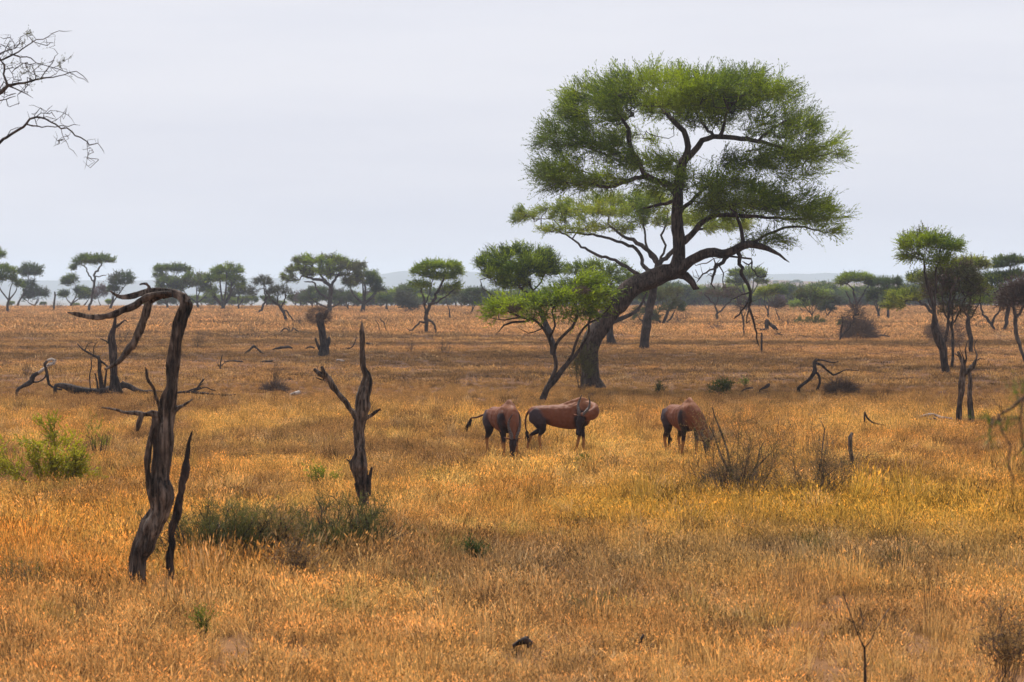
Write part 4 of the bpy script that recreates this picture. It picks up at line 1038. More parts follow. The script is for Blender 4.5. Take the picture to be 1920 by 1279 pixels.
for px in np.arange(980, 1300, 16): spots.append((px + frng.uniform(-9, 9), frng.uniform(520, 700), frng.uniform(.8, 1.2)))
for (px, d, sc) in spots:
    k = int(frng.choice(6, p=[.26, .22, .14, .16, .07, .15]))
    fp = far_point(px, d)
    src = protos[k]
    if k not in first:
        first.add(k); r = src
    else:
        r = src.copy(); COL.objects.link(r)
        for ch in src.children:
            c = ch.copy(); c.parent = r; COL.objects.link(c)
    r.location = tuple(fp); r.rotation_euler = (0, 0, frng.uniform(0, 6.28)); r.scale = (sc * frng.uniform(.85, 1.25), sc, sc * frng.uniform(.85, 1.15))
# lone dots on the distant ridge
for (px, py, sc) in ((1455, 524, 1.2), (1485, 522, 1.1), (1494, 521, 1.5), (1502, 521, 1.0), (1545, 521, 1.2), (1568, 518, 1.7), (1590, 522, 1.3), (1690, 521, 1.3), (1715, 520, 1.5)):
    r = protos[0].copy(); COL.objects.link(r)
    for ch in protos[0].children:
        c = ch.copy(); c.parent = r; COL.objects.link(c)
    p = P(px, 533, 2090.0); r.location = tuple(p); r.scale = (sc * .8, sc * .8, sc * .55)
    r['label'] = 'tiny bluish tree on the distant ridge above the treeline'; r['group'] = 'trees on the distant ridge'

# ------------------------------------------------------------------ the bare tree that reaches in from the left
def reach_tree(name, label, base_xyz, trunk_rows, limbs_px, d, grow_px, seed, leaf=0, col='olive', bark='bark', minr=.004, leafat=None):
    rng = np.random.default_rng(seed); b = np.array(base_xyz, float); b[2] = float(gz(b[0], b[1])); mpp = d / FPX
    root = empty(name, b, label, 'tree')
    sk = Skel(rng, minr)
    sk.limb([[b[0] + q[0], b[1] + q[1], b[2] + q[2], q[3]] for q in trunk_rows], step=.2)
    for L in limbs_px:
        sk.limb([[*P(q[0], q[1], d + (q[3] if len(q) > 3 else 0)), max(q[2] * mpp * .5, minr)] for q in L], step=.08, jit=.012)
    A = np.array([[*P(e[0] + rng.uniform(-e[2], e[2]), e[1] + rng.uniform(-e[3], e[3]), d + rng.uniform(-.5, .5))] for e in grow_px for _ in range(e[4])])
    sk.grow(A, step=.07, wander=.35, up=.02); sk.finish(.42, .02)
    mb = MB(); sk.mesh(mb, sides=(10, 6, 4), thick=.04)
    mb.obj('trunk', M[bark], root, b)
    if leaf:
        TP, TD = sk.tips()
        if leafat:
            L_ = [P(q[0], q[1], d) for q in leafat]; dist = np.min([np.linalg.norm(TP - q, axis=1) for q in L_], axis=0); kk = np.argsort(dist)[:max(30, len(leafat) * 7)]; TP, TD = TP[kk], TD[kk]
        ii = rng.integers(0, len(TP), leaf); hi, lo_ = map(np.array, GREENS[col]); f = rng.random((leaf, 1))
        V, F, C = sprays(rng, TP[ii], unit(TD[ii] + rng.normal(0, .3, (leaf, 3))), .10, 7, .022 if d > 20 else .014, .010 if d > 20 else .006, lo_ * (1 - f) + hi * f)
        mesh_arrays('foliage', V, F, M['leaf'], C, False, root, b)
    return root
reach_tree('thorn_tree', 'nearly leafless thorn tree reaching in with thin twigs at the upper left', (-10.0, 38, 0), [(0, 0, -.1, .20), (.1, 0, 1.5, .17), (-.1, 0, 3.2, .15), (.3, 0, 4.6, .12), (1.4, 0, 5.4, .09)],
    [[(-200, 300, 10), (-120, 260, 9), (-50, 205, 9), (0, 172, 8), (14, 162, 7), (35, 158, 5), (60, 150, 4), (78, 146, 3), (110, 143, 2), (143, 134, 1.6), (166, 155, 1)],
     [(12, 162, 5), (8, 140, 3.5), (2, 112, 4), (-20, 80, 4), (-50, 60, 3)], [(0, 112, 4), (25, 106, 3), (50, 85, 2.2), (80, 72, 1.6), (112, 60, 1.2), (135, 58, 1)],
     [(25, 104, 2.4), (50, 110, 2), (80, 122, 1.6), (110, 128, 1.5), (135, 140, 1.3), (165, 155, 1)], [(0, 97, 2.5), (28, 90, 2), (38, 70, 1.5)], [(75, 148, 2.2), (90, 125, 1.6), (108, 100, 1.2), (102, 92, 1)],
     [(14, 163, 3), (40, 170, 2), (62, 184, 1.4)], [(-30, 190, 3), (0, 190, 2.4), (30, 180, 1.5)],
     [(-220, 400, 12), (-120, 340, 9), (-50, 300, 7), (0, 268, 6), (12, 256, 5.5), (35, 244, 5), (50, 232, 4.5), (68, 218, 4), (95, 228, 3.2), (125, 242, 3), (150, 258, 2.6), (162, 265, 2.4), (169, 275, 2.4), (184, 270, 1.5), (196, 288, 1)],
     [(50, 233, 3), (80, 238, 2.2), (115, 237, 1.8), (150, 235, 1.1)], [(68, 218, 1.8), (95, 208, 1.2), (120, 212, 1), (140, 232, .8)], [(10, 256, 2), (20, 245, 1.5), (40, 238, 1.2)],
     [(112, 242, 1.2), (120, 262, 1), (145, 294, .8)], [(165, 266, 1.2), (165, 290, 1), (158, 318, .8)]],
    38, [(20, 90, 26, 25, 60), (30, 140, 32, 22, 80), (90, 130, 40, 20, 30), (70, 75, 40, 15, 26), (20, 185, 25, 15, 22), (90, 215, 40, 18, 34), (170, 280, 16, 25, 22), (120, 260, 25, 20, 12), (-60, 150, 50, 60, 30)], 5,
    leaf=110, col='olive', minr=.0032, leafat=[(95, 118), (118, 115), (75, 146), (55, 62), (50, 120)])
reach_tree('thorn_tree', 'blurred leafy thorn branch hanging in at the right edge, close to the camera', (3.3, 11.3, 0), [(0, 0, -.1, .07), (.05, 0, 1.4, .06), (-.1, -.1, 2.6, .045), (-.25, -.15, 3.2, .03), (-.6, -.2, 3.45, .02)],
    [[(2300, 560, 12), (2150, 620, 9), (2050, 680, 7), (1960, 720, 5.5), (1918, 750, 5), (1900, 762, 5), (1880, 778, 4.5), (1872, 790, 4.5), (1866, 799, 4)],
     [(1878, 782, 3.5), (1880, 810, 3.5), (1885, 840, 3.2), (1888, 875, 3), (1895, 900, 2.8), (1903, 920, 2.2), (1908, 936, 1.5)], [(1884, 775, 4), (1872, 764, 3.5), (1862, 755, 3)],
     [(1870, 790, 4), (1856, 785, 3), (1850, 800, 3), (1851, 845, 2)], [(1918, 750, 4), (1924, 790, 3.5), (1920, 835, 3), (1912, 845, 2.2), (1898, 860, 1.5)]],
    11.3, [(1915, 750, 16, 14, 7), (1856, 800, 4, 22, 5), (1925, 820, 8, 20, 5)], 6, leaf=110, col='mid', minr=.0010, leafat=[(1912, 745), (1903, 750), (1852, 800), (1852, 825), (1868, 790), (1918, 815), (1925, 775), (1880, 778)])
# ------------------------------------------------------------------ the two dead trees in front
snag('dead_tree', (262, 1118), [
    [(255, 1116, 34), (258, 1090, 34), (264, 1040, 36), (283, 985, 42), (296, 940, 46, 0), (300, 870, 36), (304, 800, 36), (314, 755, 28), (321, 700, 22), (329, 640, 21), (340, 595, 20), (347, 572, 22), (340, 557, 20), (322, 549, 17), (300, 546, 15), (275, 549, 14), (245, 556, 12), (222, 556, 8), (206, 545, 4)],
    [(322, 551, 13, -.05), (292, 552, 13, -.1), (266, 562, 14, -.1), (240, 578, 14, -.12), (205, 591, 14, -.15), (165, 594, 12, -.18), (143, 590, 10, -.2), (126, 586, 4, -.2)],
    [(318, 553, 12, .05), (295, 558, 14, .08), (278, 570, 16, .1), (270, 598, 16, .1), (258, 628, 15, .1), (240, 658, 13, .12), (218, 680, 10, .12), (196, 693, 5, .12)],
    [(275, 548, 9), (280, 538, 7), (274, 532, 6), (262, 534, 3.5)],
    [(351, 566, 14), (357, 570, 10), (352, 590, 9)],
    [(290, 950, 20, -.04), (279, 915, 15, -.07), (276, 870, 15, -.08), (280, 830, 14, -.08), (288, 800, 12, -.06), (294, 780, 14, -.02)],
    [(306, 790, 24, .02), (294, 778, 16, -.03), (284, 775, 12, -.05), (272, 778, 9, -.06), (262, 776, 9, -.06), (236, 773, 6, -.08), (212, 767, 5, -.1), (190, 764, 3, -.1)],
    [(266, 778, 9, -.06), (261, 792, 10, -.06), (258, 808, 6, -.06)],
    [(304, 776, 14, -.02), (296, 755, 10, -.05), (287, 730, 9, -.08), (278, 710, 10, -.1), (272, 688, 4, -.1)],
    [(310, 780, 20, .02), (328, 768, 14, 0), (343, 760, 7, 0), (362, 748, 3, 0)]],
    'tall weathered dead tree bent over like a hook with tusk shaped branches, front left', 'dead tree', 'dead', voxel=.008, groove=.55, seed=1, thin=.84, gnarl=.75)
snag('dead_tree', (318, 1112), [[(318, 1112, 14), (321, 1030, 16), (322, 1000, 17), (331, 965, 19), (337, 925, 17), (345, 895, 20), (348, 868, 17), (354, 835, 11), (360, 808, 4)]],
    'thin pointed dead stem standing close beside the hooked dead tree', 'dead tree', 'dead_dark', voxel=.0075, groove=.5, seed=2, thin=.72, gnarl=1.1)
snag('dead_tree', (684, 968), [
    [(688, 968, 16), (684, 925, 26), (680, 890, 33), (676, 850, 28), (674, 815, 23), (675, 780, 25), (680, 750, 24), (687, 725, 22), (689, 706, 19), (683, 690, 13), (681, 660, 13), (680, 630, 11), (679, 604, 4)],
    [(675, 790, 16), (664, 776, 14), (648, 752, 13), (632, 732, 13), (618, 716, 13), (609, 704, 12), (605, 688, 8)], [(613, 708, 9), (602, 703, 9), (589, 692, 6)], [(613, 714, 4), (603, 712, 4), (592, 707, 3)],
    [(682, 786, 14), (693, 780, 8), (702, 774, 8), (714, 767, 5)], [(668, 880, 14), (658, 868, 8), (649, 861, 3)], [(690, 930, 12), (694, 900, 9), (697, 876, 5)], [(670, 905, 14), (676, 930, 10), (684, 955, 6)]],
    'dead tree trunk with one raised side arm and a tall splintered spike, left of centre', 'dead tree', 'dead', voxel=.010, groove=.55, seed=3, thin=.82, gnarl=1.0)

# ------------------------------------------------------------------ dead wood lying and standing on the plain
D = lambda nm, base, limbs, label, cat, **k: snag(nm, base, limbs, label, cat, remeshed=False, **{'groove': .3, **k})
D('dead_tree', (214, 737), [[(215, 736, 26), (213, 710, 15), (212, 680, 13), (210, 650, 13), (209, 630, 12), (214, 615, 8), (216, 598, 5), (218, 585, 3)], [(213, 616, 5), (225, 608, 4), (235, 600, 3), (240, 605, 2)], [(209, 648, 5), (200, 640, 3), (188, 635, 2)],
   [(205, 738, 12), (212, 722, 14), (214, 700, 12)], [(226, 738, 12), (220, 722, 12), (215, 705, 12)]], 'upright dead trunk standing behind the hooked dead tree', 'dead tree', mat_='dead_dark', seed=11)
D('fallen_log', (180, 737), [[(104, 722, 8), (125, 724, 12), (150, 730, 14), (180, 733, 15), (210, 730, 15), (235, 722, 12), (258, 732, 10), (290, 735, 8), (330, 737, 6)], [(122, 726, 8), (140, 736, 8), (160, 738, 6)], [(228, 718, 8), (240, 726, 8), (262, 735, 5)]],
  'long dark fallen log lying at the foot of the upright dead trunk', 'log', mat_='dead_dark', seed=12, sink=0)
D('dead_branch', (186, 737), [[(190, 737, 7), (190, 715, 7), (187, 695, 7), (186, 675, 6), (184, 668, 5)], [(187, 672, 6), (170, 664, 4), (155, 655, 4), (145, 645, 2)], [(186, 676, 5), (196, 682, 4), (204, 690, 3)], [(170, 736, 3), (168, 705, 3), (172, 685, 3), (170, 670, 2)],
   [(184, 737, 5), (182, 715, 4), (178, 700, 3)], [(195, 736, 4), (198, 710, 4), (200, 690, 3)], [(176, 664, 2), (176, 650, 1.5), (184, 640, 1.2)], [(160, 656, 2), (165, 645, 1.3), (175, 642, 1)]], 'tangle of thin dead stems left of the upright dead trunk', 'branch', mat_='dead_dark', seed=13)
D('dead_branch', (31, 738), [[(31, 738, 5), (36, 728, 7), (48, 722, 8), (58, 716, 10), (62, 706, 10), (72, 700, 8)], [(60, 716, 4), (72, 716, 3), (84, 708, 3), (88, 700, 4)], [(86, 690, 6), (89, 705, 6), (92, 720, 5), (104, 728, 4), (116, 730, 4)], [(86, 690, 6), (84, 682, 6), (88, 677, 5)]],
  'crooked arched dead branch with a white bleached tip at the far left', 'branch', mat_='dead_dark', seed=14, sink=.02, partname='branch', parts=[('bleached_tip', [[(72, 700, 6), (82, 692, 6), (92, 684, 6), (101, 682, 7), (103, 677, 7), (96, 674, 6), (89, 676, 5)]])])
bpy.data.objects['bleached_tip'].data.materials[0] = M['bleached']; bpy.data.objects['bleached_tip']['label'] = 'white bleached curl of wood'
D('fallen_branch', (380, 740), [[(330, 737, 5), (352, 735, 5), (375, 737, 5), (400, 740, 4), (425, 741, 3.5), (442, 740, 2)], [(345, 737, 4), (358, 731, 3), (376, 726, 3)], [(358, 738, 4), (370, 728, 4), (376, 718, 3.5), (382, 711, 3)], [(368, 732, 2.5), (385, 726, 2), (395, 730, 2), (405, 733, 1.5)], [(374, 724, 2), (382, 718, 1.5)]],
  'forked fallen branch lying right of the hooked dead tree', 'branch', mat_='dead_dark', seed=15, sink=0)
D('fallen_branch', (477, 662), [[(460, 662, 3), (468, 656, 4), (476, 649, 5), (482, 653, 4), (489, 660, 4), (495, 662, 3)]], 'short arched fallen branch with a pale top, far left of the twig ball stump', 'branch', mat_='dead', seed=16, sink=0)
D('fallen_log', (530, 654), [[(512, 655, 3), (525, 652, 5), (540, 651, 5), (548, 653, 3)]], 'small dark log lying left of the twig ball stump', 'log', mat_='dead_dark', seed=17, sink=0)
D('fallen_log', (582, 653), [[(574, 653, 3), (582, 650, 4), (590, 653, 3)]], 'tiny dark piece of wood touching the grass beside the twig ball stump', 'log', mat_='dead_dark', seed=18, sink=0)
D('fallen_log', (440, 679), [[(422, 678, 3), (438, 677, 3.5), (455, 678, 3)]], 'thin dark log lying below the short arched fallen branch', 'log', mat_='dead_dark', seed=19, sink=0)
D('fallen_log', (500, 678), [[(489, 679, 3), (500, 677, 4), (512, 677, 3)]], 'thin dark log, right one of the pair below the short arched fallen branch', 'log', mat_='dead_dark', seed=20, sink=0)
D('fallen_branch', (560, 624), [[(528, 621, 3), (535, 615, 3), (545, 622, 3), (550, 615, 3), (560, 622, 3.5), (580, 624, 3.5), (594, 624, 3)], [(545, 622, 2), (540, 612, 1.5)]], 'wavy pale fallen branch reaching left from behind the twig ball stump', 'branch', mat_='dead', seed=21, sink=0)
D('fallen_branch', (655, 655), [[(648, 654, 2), (658, 652, 2.5), (664, 645, 2), (668, 633, 1.5)]], 'thin curved dead branch just left of the splintered spike', 'branch', mat_='dead_dark', seed=22, sink=0)
D('fallen_log', (693, 645), [[(688, 643, 3), (694, 646, 4), (700, 647, 3)]], 'tiny dark log just right of the splintered spike', 'log', mat_='dead_dark', seed=23, sink=0)
D('fallen_log', (638, 676), [[(631, 675, 2.5), (640, 676, 3.5), (646, 677, 3)]], 'small pale log lying below the twig ball stump', 'log', mat_='bleached', seed=24, sink=0)
D('fallen_log', (553, 738), [[(545, 740, 5), (552, 738, 7), (561, 736, 8)]], 'white bleached piece of log lying beside the brown twig heap', 'log', mat_='bleached', seed=25, sink=0)
D('dead_branch', (413, 688), [[(413, 687, 3), (414, 677, 2), (417, 665, 1.2)], [(410, 687, 2), (408, 680, 1.5)], [(415, 686, 2), (420, 681, 1.2)]], 'tiny dark twiggy stub left of the two thin dark logs', 'branch', mat_='dead_dark', seed=26)
D('dead_tree', (606, 664), [[(606, 663, 21), (606, 645, 15), (604, 625, 14), (602, 605, 16), (600, 592, 18)], [(608, 655, 12), (614, 645, 9), (617, 632, 6)], [(613, 645, 6), (612, 636, 4)], [(600, 655, 8), (594, 645, 5), (591, 634, 3)]],
  'short stout dark stump with side spikes and a ball of twigs on top', 'dead tree', mat_='dead_dark', seed=27, partname='trunk', parts=[('stub', [[(602, 600, 10), (610, 590, 8), (612, 582, 5)]])])
def twig_ball(name, c, rx, rz, n, seed, parent=None, d=None, colr='brown', label=None, cat=None, ln=1.2, th=1.0, flat=0.0):
    rng = np.random.default_rng(seed); p = P(c[0], c[1], d); mpp = d / FPX
    v = unit(rng.normal(0, 1, (n, 3))) * rng.uniform(.1, 1, (n, 1)) ** .45 * np.array([rx, rx * .9, rz]) * mpp
    if flat: v[:, 2] = np.abs(v[:, 2])
    D_ = unit(unit(v) + rng.normal(0, .6, (n, 3))); L = rng.uniform(.4, 1, (n, 1)) * rx * mpp * ln * .5
    w = unit(np.cross(D_, rng.normal(0, 1, (n, 3)))) * max(.006, .22 * mpp) * th
    o = p + v; k = o + D_ * L * .5 + rng.normal(0, .1, (n, 3)) * L
    V = np.stack([o - w, o + w, k + w * .8, k - w * .8, k - w * .8, k + w * .8, o + D_ * L + w * .4, o + D_ * L - w * .4], 1).reshape(-1, 3)
    hi, lo_ = map(np.array, GREENS[colr]); f = rng.random((n * 2, 1))
    org = p.copy() if parent is None else np.array(parent.location)
    ob = mesh_arrays(name, V, np.arange(n * 8).reshape(-1, 4), M['twig'], lo_ * (1 - f) + hi * f, False, parent, org)
    if parent is None: ob.location = tuple(p); tag(ob, label, cat)
    return ob
st = [o for o in bpy.data.objects if o.name.startswith('dead_tree') and 'ball of twigs' in o.get('label', '')][0]
twig_ball('twig_ball', (598, 592), 23, 16, 1500, 1, st, st.location[1])
gp = G(515, 736); twig_ball('twig_heap', (515, 733), 26, 14, 900, 2, d=gp[1], label='low brown heap of dry twigs beside the white bleached piece of log', cat='brush heap', flat=1)
gp = G(1575, 740); twig_ball('twig_heap', (1577, 738), 32, 24, 1500, 3, d=gp[1], label='brown heap of dry twigs under the arched dead branch at the right', cat='brush heap', flat=1, colr='brown')
gp = G(1612, 637); twig_ball('brush_heap', (1610, 634), 34, 36, 2600, 4, d=gp[1], label='large dark twiggy brush heap behind the forked bare tree', cat='brush heap', flat=1, colr='brown', th=1.3)
gp = G(1340, 620); twig_ball('brush_heap', (1342, 619), 16, 9, 500, 5, d=gp[1], label='small dark brush heap below the low limb of the tallest tree', cat='brush heap', flat=1)
for (px, py, rx, rz, lab) in ((1090, 544, 15, 6, 'brown twig nest in the upper right crown of the small leaning acacia'), (965, 577, 12, 8, 'brown twig nest in the left crown of the small leaning acacia')):
    twig_ball('bird_nest', (px, py), rx, rz, 500, px, d=G(1015, 757)[1] - .9, label=lab, cat='nest', colr='brown')
gp = G(1768, 655)[1]
twig_ball('twig_growth', (1754, 622), 20, 14, 1300, 31, [o for o in bpy.data.objects if 'small green top' in o.get('label', '')][0], gp)
twig_ball('twig_growth', (1790, 628), 22, 22, 1300, 32, [o for o in bpy.data.objects if 'leafless thicket' in o.get('label', '')][0], gp)
D('dead_branch', (1520, 730), [[(1497, 728, 7), (1506, 720, 6), (1520, 708, 8), (1528, 696, 8), (1526, 682, 7), (1532, 674, 6)], [(1529, 697, 5), (1536, 705, 5), (1537, 718, 5), (1532, 732, 5)], [(1528, 680, 5), (1540, 684, 4.5), (1552, 695, 4), (1562, 703, 4), (1572, 700, 3), (1585, 694, 2), (1610, 695, 1.5)], [(1530, 674, 4), (1545, 676, 3), (1560, 680, 2.5), (1572, 678, 1.5)]],
  'arched dead branch propped on two legs beside the brown twig heap at the right', 'branch', mat_='dead_dark', seed=31, sink=0)
D('dead_stump', (1436, 731), [[(1425, 731, 3), (1434, 727, 5), (1440, 723, 7), (1443, 720, 4)]], 'little dark stump right of the pale fallen wood', 'stump', mat_='dead_dark', seed=32, sink=0)
D('fallen_log', (1405, 732), [[(1390, 734, 3), (1400, 729, 4), (1412, 727, 4)]], 'pale fallen wood lying left of the little dark stump', 'log', mat_='dead', seed=33, sink=0)
D('fallen_branch', (1755, 788), [[(1722, 784, 4), (1735, 779, 5), (1750, 777, 5), (1765, 783, 5), (1785, 785, 4)], [(1720, 783, 4), (1726, 794, 4), (1745, 795, 4)], [(1745, 777, 4), (1752, 785, 3), (1770, 790, 3)], [(1736, 780, 3), (1748, 787, 3), (1760, 780, 2)]],
  'tangled bleached fallen branches lying beside the forked bare trunk', 'branch', mat_='bleached', seed=34, sink=0)
D('fallen_branch', (1640, 798), [[(1621, 772, 3), (1626, 782, 3.5), (1636, 792, 3), (1652, 796, 2), (1662, 798, 1.5)]], 'thin dark stick rising from the grass left of the bleached branches', 'branch', mat_='dead_dark', seed=35, sink=0)
D('dead_stump', (1604, 893), [[(1607, 894, 9), (1601, 882, 9), (1596, 865, 9), (1594, 840, 9), (1594, 820, 9), (1598, 812, 6)]], 'slim curved dead stump standing alone in the golden grass at the right', 'stump', mat_='dead', seed=36)
D('dead_tree', (1798, 792), [[(1798, 792, 13), (1798, 770, 11), (1801, 740, 11), (1803, 715, 11), (1804, 700, 10), (1806, 685, 8), (1801, 672, 6), (1796, 660, 4)], [(1804, 705, 9), (1815, 697, 9), (1824, 688, 9), (1829, 676, 6)], [(1800, 670, 3), (1790, 663, 2)], [(1806, 688, 5), (1812, 672, 4), (1810, 655, 3), (1815, 638, 2)], [(1828, 680, 4), (1832, 665, 3), (1826, 650, 2), (1832, 636, 1.2)], [(1828, 678, 3), (1838, 672, 2), (1846, 674, 1.2)], [(1806, 686, 5), (1808, 675, 3), (1800, 655, 1.5), (1798, 645, 1)]],
  'forked bare trunk standing in the grass near the right edge, left one of the pair', 'dead tree', mat_='dead', seed=37)
D('dead_tree', (1820, 786), [[(1820, 786, 12), (1819, 770, 11), (1819, 740, 10), (1820, 715, 9), (1818, 700, 9), (1820, 685, 5)]], 'straight bare trunk close behind the forked one near the right edge', 'dead tree', mat_='dead', seed=38)
D('dead_stump', (1428, 657), [[(1428, 656, 4), (1428, 640, 3.5), (1428, 624, 3)]], 'thin upright dead stick under the tip of the dangling branch', 'stump', mat_='dead_dark', seed=39)
D('fallen_log', (1455, 622), [[(1437, 601, 6), (1444, 608, 6), (1452, 614, 7), (1458, 621, 6)], [(1438, 602, 3), (1440, 612, 3), (1440, 618, 3)], [(1425, 618, 3), (1432, 618, 4), (1440, 619, 4)]], 'dark leaning log propped under the brown leafless tree', 'log', mat_='dead_dark', seed=40, sink=0)
D('dead_stump', (101, 583), [[(101, 582, 4), (102, 565, 3.5), (103, 556, 3.5), (102, 547, 2.5)], [(103, 556, 2), (106, 553, 1)]], 'thin dead trunk standing alone between two trees at the far left', 'dead tree', mat_='dead_dark', seed=41)
D('dead_branch', (700, 620), [[(712, 628, 1.5), (710, 610, 2), (704, 600, 1.3)], [(724, 620, 1.5), (720, 605, 1.5), (712, 598, 1)]], 'pair of hair thin bare stems left of the vase shaped acacia', 'branch', mat_='dead_dark', seed=42)
for (px, py, w_, lab, mt) in ((520, 612, 22, 'low dark stick on the ground left of the leaning bare tree', 'dead_dark'), (1655, 632, 26, 'thin pale branch on the ground right of the dark brush heap', 'dead'), (835, 790, 26, 'low dark stick in the grass left of the antelopes', 'dead_dark'), (1460, 629, 14, 'small dark stick below the leaning log', 'dead_dark'), (1355, 735, 0, '', '')):
    if w_: D('fallen_branch', (px, py), [[(px - w_ / 2, py, 2), (px - 2, py - 3, 3), (px + w_ / 2, py - 1, 2)], [(px, py - 2, 2), (px + 5, py - 7, 1.2)]], lab, 'branch', mat_=mt, seed=px, sink=0)
D('wood_chunk', (982, 1212), [[(964, 1210, 9), (975, 1204, 12), (986, 1200, 16), (994, 1206, 12), (990, 1214, 8)], [(984, 1200, 9), (990, 1194, 7)]], 'dark chunk of rotten wood in the short grass at the bottom centre', 'wood', mat_='dead_dark', seed=50, sink=0, groove=.8)
D('wood_chunk', (1203, 1205), [[(1199, 1210, 9), (1202, 1200, 10), (1207, 1190, 6)]], 'small dark clod in the grass right of the rotten wood', 'wood', thin=.55, mat_='dead_dark', seed=51, sink=0, groove=.8)

# ------------------------------------------------------------------ shrubs and plants
shrub('shrub', (95, 905), 170, 105, 'bright yellow green leafy bush at the far left', stems=20, leaves=1000, col='yellow', seed=1, leaf=(.06, .03), splay=1.25, fork=5, ragged=.75, clump=.46, leaflow=.12, thick=.6)
shrub('shrub', (185, 850), 60, 60, 'small pale green feathery sprig right of the yellow green bush', stems=8, leaves=120, col='lime', seed=2, leaf=(.04, .012))
shrub('shrub', (405, 1052), 260, 118, 'large dark green feathery bush right behind the pointed dead stem', stems=90, leaves=3800, col='bush', mixcol='olive', seed=4, leaf=(.045, .008), splay=1.0, fork=3, leaflow=.0, ragged=.75, clump=.25)
shrub('shrub', (515, 1050), 190, 95, 'brownish middle bush between the two dark green feathery bushes', stems=60, leaves=1500, col='straw', mixcol='bush', seed=5, leaf=(.045, .008), fork=3, leaflow=.0, ragged=.7)
shrub('shrub', (635, 1036), 250, 100, 'dark green feathery bush in front of the dead trunk with the raised arm', stems=90, leaves=3800, col='bush', mixcol='olive', seed=6, leaf=(.045, .008), splay=1.0, fork=3, leaflow=.0, ragged=.75, clump=.25)
shrub('plant', (893, 1055), 26, 42, 'small dark green sprig alone in the grass near the centre', stems=7, leaves=160, col='dark', seed=7, leaf=(.03, .014))
shrub('plant', (383, 1180), 26, 36, 'tiny green sprig in the short grass below the feathery bushes', stems=5, leaves=70, col='mid', seed=8, leaf=(.03, .012))
shrub('plant', (1105, 868), 80, 8, 'low green weed between the antelopes in the golden grass', stems=14, leaves=150, col='mid', seed=9, leaf=(.05, .018))
shrub('plant', (605, 905), 60, 30, 'faint pale green weed left of the dead trunk with the raised arm', stems=10, leaves=110, col='lime', seed=10, leaf=(.05, .014))
shrub('plant', (1352, 738), 42, 26, 'green leafy plant around a dry stalk behind the rightmost antelope', stems=14, leaves=260, col='dark', mixcol='olive', seed=11, leaf=(.06, .03))
shrub('plant', (1240, 735), 18, 18, 'small dark green plant between the leaning trunk and the leafy plant', stems=6, leaves=90, col='dark', seed=12)
shrub('plant', (1397, 722), 16, 14, 'tiny green plant above the pale fallen wood', stems=5, leaves=60, col='mid', seed=13)
shrub('thorn_shrub', (1378, 932), 200, 175, 'dry thorny many stemmed shrub in front of the rightmost antelope', stems=44, bark='dead', seed=14, fork=5, thick=.55, leaves=1500, col='straw', mixcol='olive', leaf=(.03, .008), leaflow=0, ragged=.6)
shrub('thorn_shrub', (1530, 938), 200, 145, 'grey dry twiggy shrub between the thorny shrub and the slim stump', stems=36, bark='dead', seed=15, fork=5, thick=.5, leaves=1200, col='straw', mixcol='grey', leaf=(.03, .008), leaflow=0, ragged=.6)
twig_ball('dry_brush', (1372, 915), 62, 40, 900, 61, d=G(1378, 922)[1], label='dense brown dry growth at the foot of the thorny shrub', cat='brush', flat=1, ln=1.0)
snag('dead_branch', (1372, 915), [[(1376, 918, 5), (1370, 880, 5), (1362, 840, 4), (1350, 805, 4), (1340, 780, 3), (1336, 765, 2)], [(1374, 900, 4), (1350, 850, 4), (1342, 825, 3), (1330, 800, 2.5)], [(1398, 920, 5), (1396, 885, 4)], [(1412, 885, 4), (1420, 870, 4), (1424, 845, 3), (1432, 828, 2)], [(1415, 882, 3), (1432, 862, 3), (1448, 848, 2)]],
     'long dark crooked stems leaning left out of the thorny shrub', 'branch', mat_='dead', seed=60, remeshed=False, sink=0)
snag('dead_branch', (1526, 915), [[(1528, 922, 5), (1526, 900, 5), (1535, 885, 3.5), (1540, 860, 3), (1543, 830, 2.5), (1546, 805, 2), (1540, 790, 1.2)], [(1527, 902, 2.5), (1550, 892, 2), (1575, 870, 1.5)]], 'tall thin crooked stem rising from the grey twiggy shrub', 'branch', mat_='dead', seed=61, remeshed=False, sink=0)
for (px, py, w_, h_, lab, sd_2) in ((1520, 610, 70, 18, 'low dark green bushes under the olive umbrella acacia', 21), (1580, 615, 20, 14, 'small green bush left of the dark brush heap', 22)):
    shrub('shrub', (px, py), w_, h_, lab, stems=16, leaves=500, col='bush', seed=sd_2, leaf=(.15, .06), leaflow=0)
for k, (px, py, w_, h_, lab) in enumerate(((372, 650, 26, 30, 'faint leafless bush on the plain right of the arched dead snag'), (50, 700, 30, 26, 'faint leafless bush above the crooked arched branch'), (832, 660, 34, 26, 'faint dry bush right of the splintered spike'),
        (770, 655, 20, 16, 'faint dry bush just right of the splintered spike'), (430, 600, 30, 14, 'low brown dry bush on the plain below the stout bright topped acacia'), (515, 720, 24, 45, 'wispy bare twigs rising out of the brown twig heap'), (560, 610, 14, 20, 'wispy bare bush right of the leaning bare tree'),
        (230, 640, 46, 40, 'hazy leafless bush behind the upright dead trunk'), (1755, 640, 40, 50, 'leafless bush at the foot of the yellow green wide acacia'), (1475, 615, 44, 26, 'wispy brown bush beside the dark leaning log'), (1275, 605, 40, 30, 'leafless pinkish bush right of the low olive acacia'),
        (110, 580, 34, 18, 'low pinkish bare bush beside the lone thin dead trunk at the far left'))):
    shrub('dry_bush', (px, py), w_, h_, lab, stems=22, bark='dead', seed=70 + k, fork=4, thick=.55)
